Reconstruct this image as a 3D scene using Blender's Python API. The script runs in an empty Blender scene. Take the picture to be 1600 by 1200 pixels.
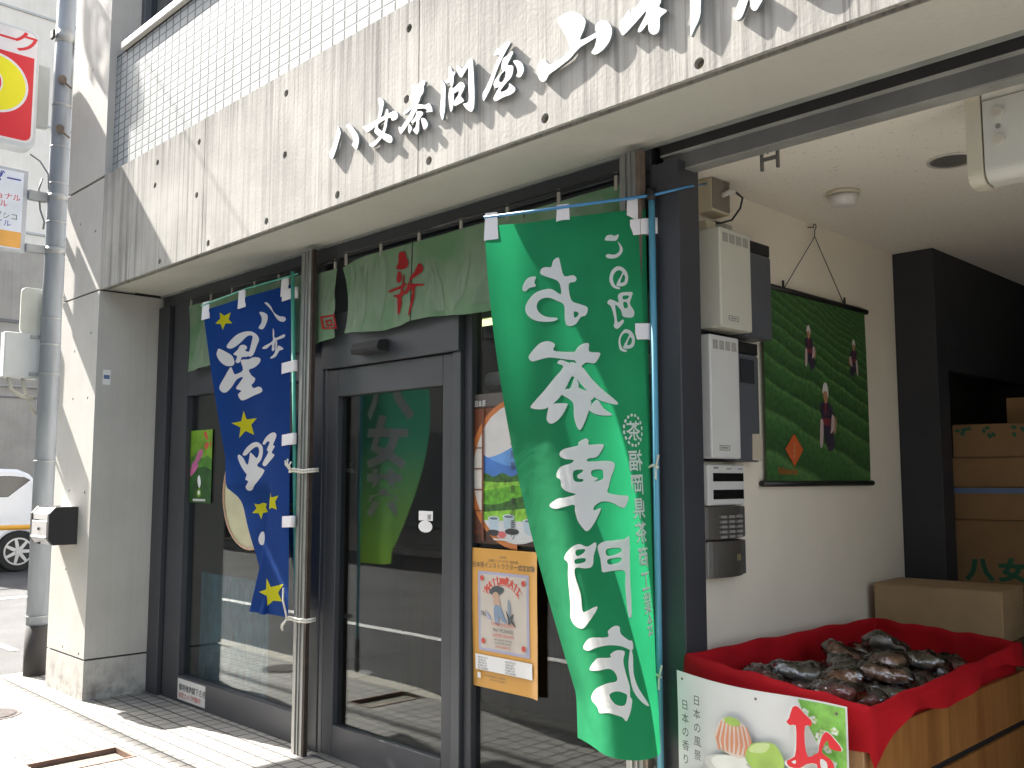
import bpy, bmesh, math, random
from mathutils import Vector, Matrix
random.seed(7)
S=bpy.context.scene
R=math.radians
# ---------------------------------------------------------------- camera, sky, sun, exposure
cd=bpy.data.cameras.new('camera'); cam=bpy.data.objects.new('camera',cd); S.collection.objects.link(cam)
cam.location=(6.4207,-2.8711,1.42); cam.rotation_mode='XYZ'
cam.rotation_euler=(R(90+5.673),R(0.0),R(45.585))
cd.sensor_width=36; cd.lens=36*1491.19/1600; cd.clip_start=.05; cd.clip_end=400
S.camera=cam
S.render.resolution_x,S.render.resolution_y=1024,768
SUN=Vector((1,.195,-.97)).normalized()
W=bpy.data.worlds.new('World'); S.world=W; W.use_nodes=True
nt=W.node_tree; bg=nt.nodes['Background']; sky=nt.nodes.new('ShaderNodeTexSky'); sky.sky_type='NISHITA'; sky.sun_disc=False
sky.sun_elevation=math.asin(-SUN.z); sky.sun_rotation=math.atan2(-SUN.x,-SUN.y); sky.air_density=1.0; sky.dust_density=3.0; sky.ozone_density=.4
hs=nt.nodes.new('ShaderNodeHueSaturation'); hs.inputs['Saturation'].default_value=.5; nt.links.new(sky.outputs[0],hs.inputs['Color']); nt.links.new(hs.outputs[0],bg.inputs[0]); bg.inputs[1].default_value=.12
sd=bpy.data.lights.new('sun','SUN'); sd.energy=5.0; sd.angle=R(.53); sd.color=(1,.95,.88)
sun=bpy.data.objects.new('sun',sd); S.collection.objects.link(sun); sun.rotation_euler=SUN.to_track_quat('-Z','Y').to_euler(); sun.location=(-8,-4,12)
S.view_settings.view_transform='Standard'; S.view_settings.look='None'; S.view_settings.gamma=1; S.view_settings.exposure=2.2
try: S.view_settings.use_curve_mapping=False
except Exception: pass
S.cycles.max_bounces=10; S.cycles.diffuse_bounces=6; S.cycles.transparent_max_bounces=16
S.cycles.use_denoising=True
# ---------------------------------------------------------------- materials
def nodes(m): return m.node_tree.nodes,m.node_tree.links
def mk(name):
    m=bpy.data.materials.new(name); m.use_nodes=True; return m,m.node_tree.nodes['Principled BSDF']
def lin(c):
    return tuple(((x/255)/12.92 if x/255<=.04045 else ((x/255+.055)/1.055)**2.4) for x in c)
MC={}
def mat(name,col,rough=.6,metal=0,var=.08,scale=6,bump=.0,bscale=60,stretch=(1,1,1),spec=.5,coat=0):
    """plain procedural material: base colour broken up by noise, optional fine bump"""
    if name in MC: return MC[name]
    m,b=mk(name); N,L=nodes(m)
    b.inputs['Roughness'].default_value=rough; b.inputs['Metallic'].default_value=metal; b.inputs['Specular IOR Level'].default_value=spec
    if coat: b.inputs['Coat Weight'].default_value=coat; b.inputs['Coat Roughness'].default_value=.08
    g=N.new('ShaderNodeNewGeometry'); mp=N.new('ShaderNodeMapping'); mp.inputs['Scale'].default_value=stretch
    L.new(g.outputs['Position'],mp.inputs[0])
    t=N.new('ShaderNodeTexNoise'); t.inputs['Scale'].default_value=scale; t.inputs['Detail'].default_value=5; L.new(mp.outputs[0],t.inputs[0])
    mr=N.new('ShaderNodeMapRange'); mr.inputs[1].default_value=.3; mr.inputs[2].default_value=.7; mr.inputs[3].default_value=1-var; mr.inputs[4].default_value=1+var; L.new(t.outputs[0],mr.inputs[0])
    mx=N.new('ShaderNodeMix'); mx.data_type='RGBA'; mx.blend_type='MULTIPLY'; mx.inputs[0].default_value=1; mx.inputs[6].default_value=(*col,1)
    L.new(mr.outputs[0],mx.inputs[7]); L.new(mx.outputs[2],b.inputs['Base Color'])
    if bump:
        t2=N.new('ShaderNodeTexNoise'); t2.inputs['Scale'].default_value=bscale; t2.inputs['Detail'].default_value=4; L.new(mp.outputs[0],t2.inputs[0])
        bp=N.new('ShaderNodeBump'); bp.inputs['Strength'].default_value=bump; bp.inputs['Distance'].default_value=.004; L.new(t2.outputs[0],bp.inputs['Height']); L.new(bp.outputs[0],b.inputs['Normal'])
    MC[name]=m; return m
def concrete(name,base,light,dark,streak=.6,top=None,low=None):
    """board-marked cast concrete: vertical streaks, mottling, pin holes; top=(z0,z1) runs of grime under an edge"""
    m,b=mk(name); N,L=nodes(m); b.inputs['Roughness'].default_value=.88; b.inputs['Specular IOR Level'].default_value=.25
    g=N.new('ShaderNodeNewGeometry')
    def noise(sc,scale,det=5,rough=.6):
        mp=N.new('ShaderNodeMapping'); mp.inputs['Scale'].default_value=sc; L.new(g.outputs['Position'],mp.inputs[0])
        t=N.new('ShaderNodeTexNoise'); t.inputs['Scale'].default_value=scale; t.inputs['Detail'].default_value=det; t.inputs['Roughness'].default_value=rough; L.new(mp.outputs[0],t.inputs[0]); return t.outputs[0]
    def ramp(x,a,c,lo=0,hi=1):
        r=N.new('ShaderNodeMapRange'); r.inputs[1].default_value=a; r.inputs[2].default_value=c; r.inputs[3].default_value=lo; r.inputs[4].default_value=hi; L.new(x,r.inputs[0]); return r.outputs[0]
    def mix(f,a,c):
        x=N.new('ShaderNodeMix'); x.data_type='RGBA'
        L.new(f,x.inputs[0])
        for i,q in ((6,a),(7,c)):
            if isinstance(q,tuple): x.inputs[i].default_value=(*q,1)
            else: L.new(q,x.inputs[i])
        return x.outputs[2]
    def mul(a,c):
        x=N.new('ShaderNodeMath'); x.operation='MULTIPLY'; L.new(a,x.inputs[0])
        if isinstance(c,(int,float)): x.inputs[1].default_value=c
        else: L.new(c,x.inputs[1])
        return x.outputs[0]
    mott=noise((1,1,1),2.2,6)
    c=mix(ramp(mott,.35,.65),base,light)
    st=noise((15,15,.32),1.5,6,.68); st2=noise((48,48,.5),1.3,3); gate=noise((1.0,1.0,.25),1.5,3)
    s=mul(mul(ramp(st,.50,.72),ramp(gate,.36,.62,.2,1)),streak)
    c=mix(s,c,dark)
    c=mix(mul(ramp(st2,.52,.78),streak*.5),c,dark)
    if top:
        sx=N.new('ShaderNodeSeparateXYZ'); L.new(g.outputs['Position'],sx.inputs[0])
        f=ramp(sx.outputs[2],top[0],top[1]); st3=noise((20,20,.25),1.4,5,.7)
        c=mix(mul(mul(f,f),ramp(st3,.40,.64,.05,.7)),c,dark)
    if low:
        sx=N.new('ShaderNodeSeparateXYZ'); L.new(g.outputs['Position'],sx.inputs[0])
        f=ramp(sx.outputs[2],low[1],low[0]); c=mix(mul(f,ramp(noise((6,6,6),1.5,5),.42,.68,.0,.8)),c,low[2])
    v=N.new('ShaderNodeTexVoronoi'); v.inputs['Scale'].default_value=26; L.new(g.outputs['Position'],v.inputs[0])
    pin=ramp(v.outputs['Distance'],.05,.02); gp=ramp(noise((1,1,1),5,2),.56,.6); pin=mul(pin,gp)
    c=mix(mul(pin,.7),c,dark)
    L.new(c,b.inputs['Base Color'])
    h=N.new('ShaderNodeMath'); h.operation='ADD'; L.new(noise((1,1,1),55,4),h.inputs[0]); L.new(mul(st2,1.2),h.inputs[1])
    bp=N.new('ShaderNodeBump'); bp.inputs['Strength'].default_value=.25; bp.inputs['Distance'].default_value=.004; L.new(h.outputs[0],bp.inputs['Height']); L.new(bp.outputs[0],b.inputs['Normal'])
    MC[name]=m; return m
def tiles(name,ax,tw,th,gap,col,grout,var=.06,rough=.3,off=(0,0),bump=.4,gx=1.0):
    """square-bond tiles; ax = the two world axes the grid runs along"""
    m,b=mk(name); N,L=nodes(m); b.inputs['Roughness'].default_value=rough
    g=N.new('ShaderNodeNewGeometry'); sx=N.new('ShaderNodeSeparateXYZ'); L.new(g.outputs['Position'],sx.inputs[0])
    def M(op,a,c=None):
        x=N.new('ShaderNodeMath'); x.operation=op
        for i,q in enumerate((a,c)):
            if q is None: continue
            if isinstance(q,(int,float)): x.inputs[i].default_value=q
            else: L.new(q,x.inputs[i])
        return x.outputs[0]
    def axis(k,t,o,gap):
        u=M('DIVIDE',M('ADD',sx.outputs[k],o+100*t),t); fl=M('FLOOR',u); fr=M('SUBTRACT',u,fl)
        d=M('MULTIPLY',M('MINIMUM',fr,M('SUBTRACT',1.0,fr)),t)
        r=N.new('ShaderNodeMapRange'); r.inputs[1].default_value=gap*.35; r.inputs[2].default_value=gap*.75; L.new(d,r.inputs[0]); return fl,r.outputs[0]
    f1,j1=axis(ax[0],tw,off[0],gap*gx); f2,j2=axis(ax[1],th,off[1],gap); J=M('MINIMUM',j1,j2)
    cb=N.new('ShaderNodeCombineXYZ'); L.new(f1,cb.inputs[0]); L.new(f2,cb.inputs[1])
    wn=N.new('ShaderNodeTexWhiteNoise'); L.new(cb.outputs[0],wn.inputs[0])
    r=N.new('ShaderNodeMapRange'); r.inputs[3].default_value=1-var; r.inputs[4].default_value=1+var; L.new(wn.outputs[0],r.inputs[0])
    mx=N.new('ShaderNodeMix'); mx.data_type='RGBA'; mx.blend_type='MULTIPLY'; mx.inputs[0].default_value=1; mx.inputs[6].default_value=(*col,1); L.new(r.outputs[0],mx.inputs[7])
    t=N.new('ShaderNodeTexNoise'); t.inputs['Scale'].default_value=3; t.inputs['Detail'].default_value=6; L.new(g.outputs['Position'],t.inputs[0])
    r2=N.new('ShaderNodeMapRange'); r2.inputs[1].default_value=.35; r2.inputs[2].default_value=.7; r2.inputs[3].default_value=1.04; r2.inputs[4].default_value=.86; L.new(t.outputs[0],r2.inputs[0])
    m2=N.new('ShaderNodeMix'); m2.data_type='RGBA'; m2.blend_type='MULTIPLY'; m2.inputs[0].default_value=1; L.new(mx.outputs[2],m2.inputs[6]); L.new(r2.outputs[0],m2.inputs[7])
    m3=N.new('ShaderNodeMix'); m3.data_type='RGBA'; L.new(J,m3.inputs[0]); m3.inputs[6].default_value=(*grout,1); L.new(m2.outputs[2],m3.inputs[7]); L.new(m3.outputs[2],b.inputs['Base Color'])
    bp=N.new('ShaderNodeBump'); bp.inputs['Strength'].default_value=bump; bp.inputs['Distance'].default_value=.003; L.new(J,bp.inputs['Height']); L.new(bp.outputs[0],b.inputs['Normal'])
    MC[name]=m; return m
def cloth(name,col,trans=.35,weave=900,var=.05,col2=None,sc=5):
    """thin woven cloth, some light passes through"""
    m,b=mk(name); N,L=nodes(m); b.inputs['Roughness'].default_value=.8; b.inputs['Specular IOR Level'].default_value=.2
    g=N.new('ShaderNodeNewGeometry'); t=N.new('ShaderNodeTexNoise'); t.inputs['Scale'].default_value=sc; t.inputs['Detail'].default_value=4; L.new(g.outputs['Position'],t.inputs[0])
    mx=N.new('ShaderNodeMix'); mx.data_type='RGBA'
    r=N.new('ShaderNodeMapRange'); r.inputs[1].default_value=.4; r.inputs[2].default_value=.6; L.new(t.outputs[0],r.inputs[0]); L.new(r.outputs[0],mx.inputs[0])
    c2=col2 or tuple(x*(1-2*var) for x in col); mx.inputs[6].default_value=(*col,1); mx.inputs[7].default_value=(*c2,1)
    L.new(mx.outputs[2],b.inputs['Base Color'])
    w=N.new('ShaderNodeTexNoise'); w.inputs['Scale'].default_value=weave; L.new(g.outputs['Position'],w.inputs[0])
    w2=N.new('ShaderNodeTexNoise'); w2.inputs['Scale'].default_value=16; w2.inputs['Detail'].default_value=3; L.new(g.outputs['Position'],w2.inputs[0])
    bp=N.new('ShaderNodeBump'); bp.inputs['Strength'].default_value=.12; bp.inputs['Distance'].default_value=.001; L.new(w.outputs[0],bp.inputs['Height'])
    bp2=N.new('ShaderNodeBump'); bp2.inputs['Strength'].default_value=.25; bp2.inputs['Distance'].default_value=.01; L.new(w2.outputs[0],bp2.inputs['Height']); L.new(bp.outputs[0],bp2.inputs['Normal']); L.new(bp2.outputs[0],b.inputs['Normal'])
    if trans:
        tr=N.new('ShaderNodeBsdfTranslucent'); L.new(mx.outputs[2],tr.inputs[0]); ms=N.new('ShaderNodeMixShader'); ms.inputs[0].default_value=trans
        L.new(b.outputs[0],ms.inputs[1]); L.new(tr.outputs[0],ms.inputs[2]); L.new(ms.outputs[0],N['Material Output'].inputs[0])
    MC[name]=m; return m
def glass(name,tint=(.8,.85,.84),boost=1.5):
    m,b=mk(name); N,L=nodes(m); N.remove(b)
    lw=N.new('ShaderNodeLayerWeight'); lw.inputs[0].default_value=.5
    pw=N.new('ShaderNodeMath'); pw.operation='POWER'; pw.inputs[1].default_value=4.0; L.new(lw.outputs['Facing'],pw.inputs[0])
    mu=N.new('ShaderNodeMath'); mu.operation='MULTIPLY_ADD'; mu.use_clamp=True; mu.inputs[1].default_value=.7*boost; mu.inputs[2].default_value=.05*boost; L.new(pw.outputs[0],mu.inputs[0])
    gl=N.new('ShaderNodeBsdfGlossy'); gl.inputs['Roughness'].default_value=.0; gl.inputs['Color'].default_value=(.95,.97,.97,1)
    tr=N.new('ShaderNodeBsdfTransparent'); tr.inputs[0].default_value=(*tint,1)
    g=N.new('ShaderNodeNewGeometry'); t=N.new('ShaderNodeTexNoise'); t.inputs['Scale'].default_value=1.3; L.new(g.outputs['Position'],t.inputs[0])
    bp=N.new('ShaderNodeBump'); bp.inputs['Strength'].default_value=.03; bp.inputs['Distance'].default_value=.01; L.new(t.outputs[0],bp.inputs['Height']); L.new(bp.outputs[0],gl.inputs['Normal'])
    ms=N.new('ShaderNodeMixShader'); L.new(mu.outputs[0],ms.inputs[0]); L.new(tr.outputs[0],ms.inputs[1]); L.new(gl.outputs[0],ms.inputs[2]); L.new(ms.outputs[0],N['Material Output'].inputs[0])
    MC[name]=m; return m
def emit(name,col,s):
    m,b=mk(name); b.inputs['Base Color'].default_value=(*col,1); b.inputs['Emission Color'].default_value=(*col,1); b.inputs['Emission Strength'].default_value=s; MC[name]=m; return m
def wood(name,c1,c2,axis=2,scale=1):
    m,b=mk(name); N,L=nodes(m); b.inputs['Roughness'].default_value=.42
    g=N.new('ShaderNodeNewGeometry'); mp=N.new('ShaderNodeMapping'); sc=[26*scale]*3; sc[axis]=1.6*scale; mp.inputs['Scale'].default_value=sc; L.new(g.outputs['Position'],mp.inputs[0])
    t=N.new('ShaderNodeTexNoise'); t.inputs['Scale'].default_value=1; t.inputs['Detail'].default_value=7; t.inputs['Distortion'].default_value=.8; L.new(mp.outputs[0],t.inputs[0])
    r=N.new('ShaderNodeValToRGB'); r.color_ramp.elements[0].position=.32; r.color_ramp.elements[1].position=.7; r.color_ramp.elements[0].color=(*c1,1); r.color_ramp.elements[1].color=(*c2,1); L.new(t.outputs[0],r.inputs[0]); L.new(r.outputs[0],b.inputs['Base Color'])
    MC[name]=m; return m
# ---------------------------------------------------------------- mesh helpers
LOC={}
def link(o): S.collection.objects.link(o); return o
def empty(name,loc,label,cat,group=None):
    o=link(bpy.data.objects.new(name,None)); o.location=loc; o.empty_display_size=.1; o['label']=label; o['category']=cat
    if group: o['group']=group
    LOC[o.name]=Vector(loc); return o
def tag(o,label=None,cat=None,group=None,kind=None):
    if label:o['label']=label
    if cat:o['category']=cat
    if group:o['group']=group
    if kind:o['kind']=kind
    return o
class MB:
    def __init__(s): s.bm=bmesh.new(); s.mats=[]; s.cur=0
    def m(s,material):
        if material not in s.mats: s.mats.append(material)
        s.cur=s.mats.index(material); return s
    def face(s,vs,smooth=False):
        try: f=s.bm.faces.new([s.bm.verts.new(v) for v in vs])
        except ValueError: return None
        f.material_index=s.cur; f.smooth=smooth; return f
    def box(s,x0,x1,y0,y1,z0,z1,rz=0,c=None):
        vs=[(x,y,z) for x in (x0,x1) for y in (y0,y1) for z in (z0,z1)]
        if rz:
            cx,cy=c or ((x0+x1)/2,(y0+y1)/2); k,q=math.cos(rz),math.sin(rz)
            vs=[(cx+(x-cx)*k-(y-cy)*q,cy+(x-cx)*q+(y-cy)*k,z) for x,y,z in vs]
        v=[s.bm.verts.new(p) for p in vs]
        for a in ((0,1,3,2),(4,6,7,5),(0,4,5,1),(2,3,7,6),(0,2,6,4),(1,5,7,3)):
            f=s.bm.faces.new([v[i] for i in a]); f.material_index=s.cur
        return s
    def prism(s,pts,plane,d0,d1,holes=False):
        """extrude a closed outline; plane 'xz','yz','xy' gives the two outline axes, d0..d1 the third"""
        k={'xz':lambda a,b,d:(a,d,b),'yz':lambda a,b,d:(d,a,b),'xy':lambda a,b,d:(a,b,d)}[plane]
        A=[s.bm.verts.new(k(a,b,d0)) for a,b in pts]; B=[s.bm.verts.new(k(a,b,d1)) for a,b in pts]; n=len(pts)
        fs=[s.bm.faces.new(A),s.bm.faces.new(B[::-1])]
        for i in range(n): fs.append(s.bm.faces.new([A[i],B[i],B[(i+1)%n],A[(i+1)%n]]))
        for f in fs: f.material_index=s.cur
        return s
    def tube(s,pts,r,n=8,cap=True,smooth=True):
        pts=[Vector(p) for p in pts]; rings=[]; up=None
        for i,p in enumerate(pts):
            t=(pts[min(i+1,len(pts)-1)]-pts[max(i-1,0)])
            if t.length<1e-9: t=Vector((0,0,1))
            t.normalize()
            a=(Vector((0,0,1)) if abs(t.z)<.9 else Vector((1,0,0))) if up is None else up
            a=(a-t*a.dot(t)).normalized(); up=a; b=t.cross(a); rr=r[i] if isinstance(r,(list,tuple)) else r
            rings.append([s.bm.verts.new(p+(a*math.cos(2*math.pi*k/n)+b*math.sin(2*math.pi*k/n))*rr) for k in range(n)])
        for i in range(len(rings)-1):
            for k in range(n):
                f=s.bm.faces.new([rings[i][k],rings[i][(k+1)%n],rings[i+1][(k+1)%n],rings[i+1][k]]); f.smooth=smooth; f.material_index=s.cur
        if cap:
            for q in (rings[0][::-1],rings[-1]):
                f=s.bm.faces.new(q); f.material_index=s.cur
        return s
    def disc(s,c,r,nrm,n=24,depth=None):
        nrm=Vector(nrm).normalized(); c=Vector(c)
        s.tube([c,c+nrm*(depth or .002)],r,n); return s
    def grid(s,fn,nu,nv,smooth=True,closed=False):
        V=[[s.bm.verts.new(fn(i/nu,j/nv)) for i in range(nu+(0 if closed else 1))] for j in range(nv+1)]
        for j in range(nv):
            for i in range(nu):
                i2=(i+1)%len(V[0])
                f=s.bm.faces.new([V[j][i],V[j][i2],V[j+1][i2],V[j+1][i]]); f.smooth=smooth; f.material_index=s.cur
        return s
    def build(s,name,material=None,parent=None,bevel=0,solid=0,sub=0):
        me=bpy.data.meshes.new(name)
        bmesh.ops.recalc_face_normals(s.bm,faces=s.bm.faces) if not solid else None
        off=LOC.get(parent.name,Vector((0,0,0))) if parent else Vector((0,0,0))
        if off.length>0: bmesh.ops.translate(s.bm,verts=s.bm.verts,vec=-off)
        s.bm.to_mesh(me); s.bm.free()
        if material and not s.mats: me.materials.append(material)
        for x in s.mats: me.materials.append(x)
        o=link(bpy.data.objects.new(name,me))
        if parent: o.parent=parent; LOC[o.name]=off
        else: LOC[o.name]=Vector((0,0,0))
        if bevel:
            b=o.modifiers.new('bevel','BEVEL'); b.width=bevel; b.segments=2; b.limit_method='ANGLE'; b.angle_limit=R(40)
        if solid:
            b=o.modifiers.new('solid','SOLIDIFY'); b.thickness=solid; b.offset=0
        if sub:
            b=o.modifiers.new('sub','SUBSURF'); b.levels=sub; b.render_levels=sub
        return o
def boxes(name,material,parent,lst,bevel=0):
    b=MB()
    for q in lst: b.box(*q)
    return b.build(name,material,parent,bevel)
# flat outlines (letters, printed shapes) -> triangles in 2-D
def outline2d(rings):
    cu=bpy.data.curves.new('tmp','CURVE'); cu.dimensions='2D'; cu.fill_mode='BOTH'
    for r in rings:
        sp=cu.splines.new('POLY'); sp.points.add(len(r)-1)
        for p,(a,b) in zip(sp.points,r): p.co=(a,b,0,1)
        sp.use_cyclic_u=True
    return _mesh2d(cu)
def _mesh2d(cu):
    o=bpy.data.objects.new('tmp',cu); link(o)
    dg=bpy.context.evaluated_depsgraph_get(); me=bpy.data.meshes.new_from_object(o.evaluated_get(dg))
    V=[(v.co.x,v.co.y) for v in me.vertices]; F=[tuple(p.vertices) for p in me.polygons]
    bpy.data.objects.remove(o); bpy.data.meshes.remove(me); bpy.data.curves.remove(cu)
    return V,F
def text2d(body,size=1,bold=0.0,sx=1.0,align='LEFT'):
    cu=bpy.data.curves.new('tmp','FONT'); cu.body=body; cu.size=size; cu.offset=bold; cu.align_x=align; cu.resolution_u=3
    V,F=_mesh2d(cu); return [(x*sx,y) for x,y in V],F
def spline_round(r,n=3):
    """closed Catmull-Rom through the traced points, so brush outlines come out smooth"""
    out=[];N=len(r)
    for i in range(N):
        p0,p1,p2,p3=r[i-1],r[i],r[(i+1)%N],r[(i+2)%N]
        for k in range(n):
            t=k/n; out.append(tuple(.5*((2*p1[c])+(-p0[c]+p2[c])*t+(2*p0[c]-5*p1[c]+4*p2[c]-p3[c])*t*t+(-p0[c]+3*p1[c]-3*p2[c]+p3[c])*t**3) for c in (0,1)))
    return out
def put(mb,VF,fn,maxlen=None):
    """add 2-D triangles to a mesh through fn(a,b)->xyz, optionally cut up so they can follow a bent sheet"""
    V,F=VF
    t=bmesh.new(); vs=[t.verts.new((a,b,0)) for a,b in V]
    for f in F:
        try: t.faces.new([vs[i] for i in f])
        except ValueError: pass
    if maxlen:
        bmesh.ops.triangulate(t,faces=t.faces)
        for _ in range(6):
            es=[e for e in t.edges if e.calc_length()>maxlen]
            if not es: break
            bmesh.ops.subdivide_edges(t,edges=es,cuts=1); bmesh.ops.triangulate(t,faces=[f for f in t.faces if len(f.verts)>3])
    mp={v:mb.bm.verts.new(fn(v.co.x,v.co.y)) for v in t.verts}
    for f in t.faces:
        try:
            q=mb.bm.faces.new([mp[v] for v in f.verts]); q.material_index=mb.cur
        except ValueError: pass
    t.free()
class Sheet:
    """printed flat sheet: origin at its upper left, u to the right and v down in 0..1, layers 0.5 mm apart"""
    def __init__(s,o,ux,vy,n): s.o,s.ux,s.vy,s.n=Vector(o),Vector(ux),Vector(vy),Vector(n).normalized(); s.mb=MB(); s.k=0; s.bend=None; s.wu=s.ux.length; s.wv=s.vy.length
    def P(s,u,v,k=None):
        p=s.o+s.ux*u+s.vy*v+s.n*(.0006*(s.k if k is None else k))
        if s.bend: p=p+s.n*s.bend(u,v)
        return p
    def base(s,m,n=14):
        s.mb.m(m); s.mb.grid(lambda u,v:s.P(u,v,0),n,n); s.k=1; return s
    def poly(s,m,*rings,round_=0):
        s.mb.m(m); s.k+=.25
        if round_: rings=[spline_round(r,round_) for r in rings]
        put(s.mb,outline2d([[(a,b) for a,b in r] for r in rings]),lambda a,b:s.P(a,b),.12 if s.bend else None); return s
    def ell(s,m,cu,cv,ru,rv,n=28,a0=0,a1=2*math.pi):
        return s.poly(m,[(cu+ru*math.cos(a0+(a1-a0)*i/n),cv+rv*math.sin(a0+(a1-a0)*i/n)) for i in range(n if a1-a0>6.28 else n+1)])
    def rect(s,m,u0,v0,u1,v1): return s.poly(m,[(u0,v0),(u1,v0),(u1,v1),(u0,v1)])
    def text(s,m,body,u,v,h,bold=0.0,sx=1.0,align='LEFT',vertical=False,pitch=1.15):
        """h = letter height in metres; (u,v) = lower left (or centre) of the line; vertical runs downwards"""
        s.mb.m(m); s.k+=.25; a=h/s.wu; b=h/s.wv
        if vertical:
            for i,ch in enumerate(body):
                V,F=text2d(ch,1.05,bold,sx,'CENTER'); put(s.mb,(V,F),lambda x,y,i=i:s.P(u+x*a,v-y*b+b*(i*pitch+.85)),.05/a if s.bend else None)
        else:
            VF=text2d(body,1.05,bold,sx,align); put(s.mb,VF,lambda x,y:s.P(u+x*a,v-y*b),None)
        return s
    def build(s,name,parent=None): return s.mb.build(name,None,parent,solid=0)
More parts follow.
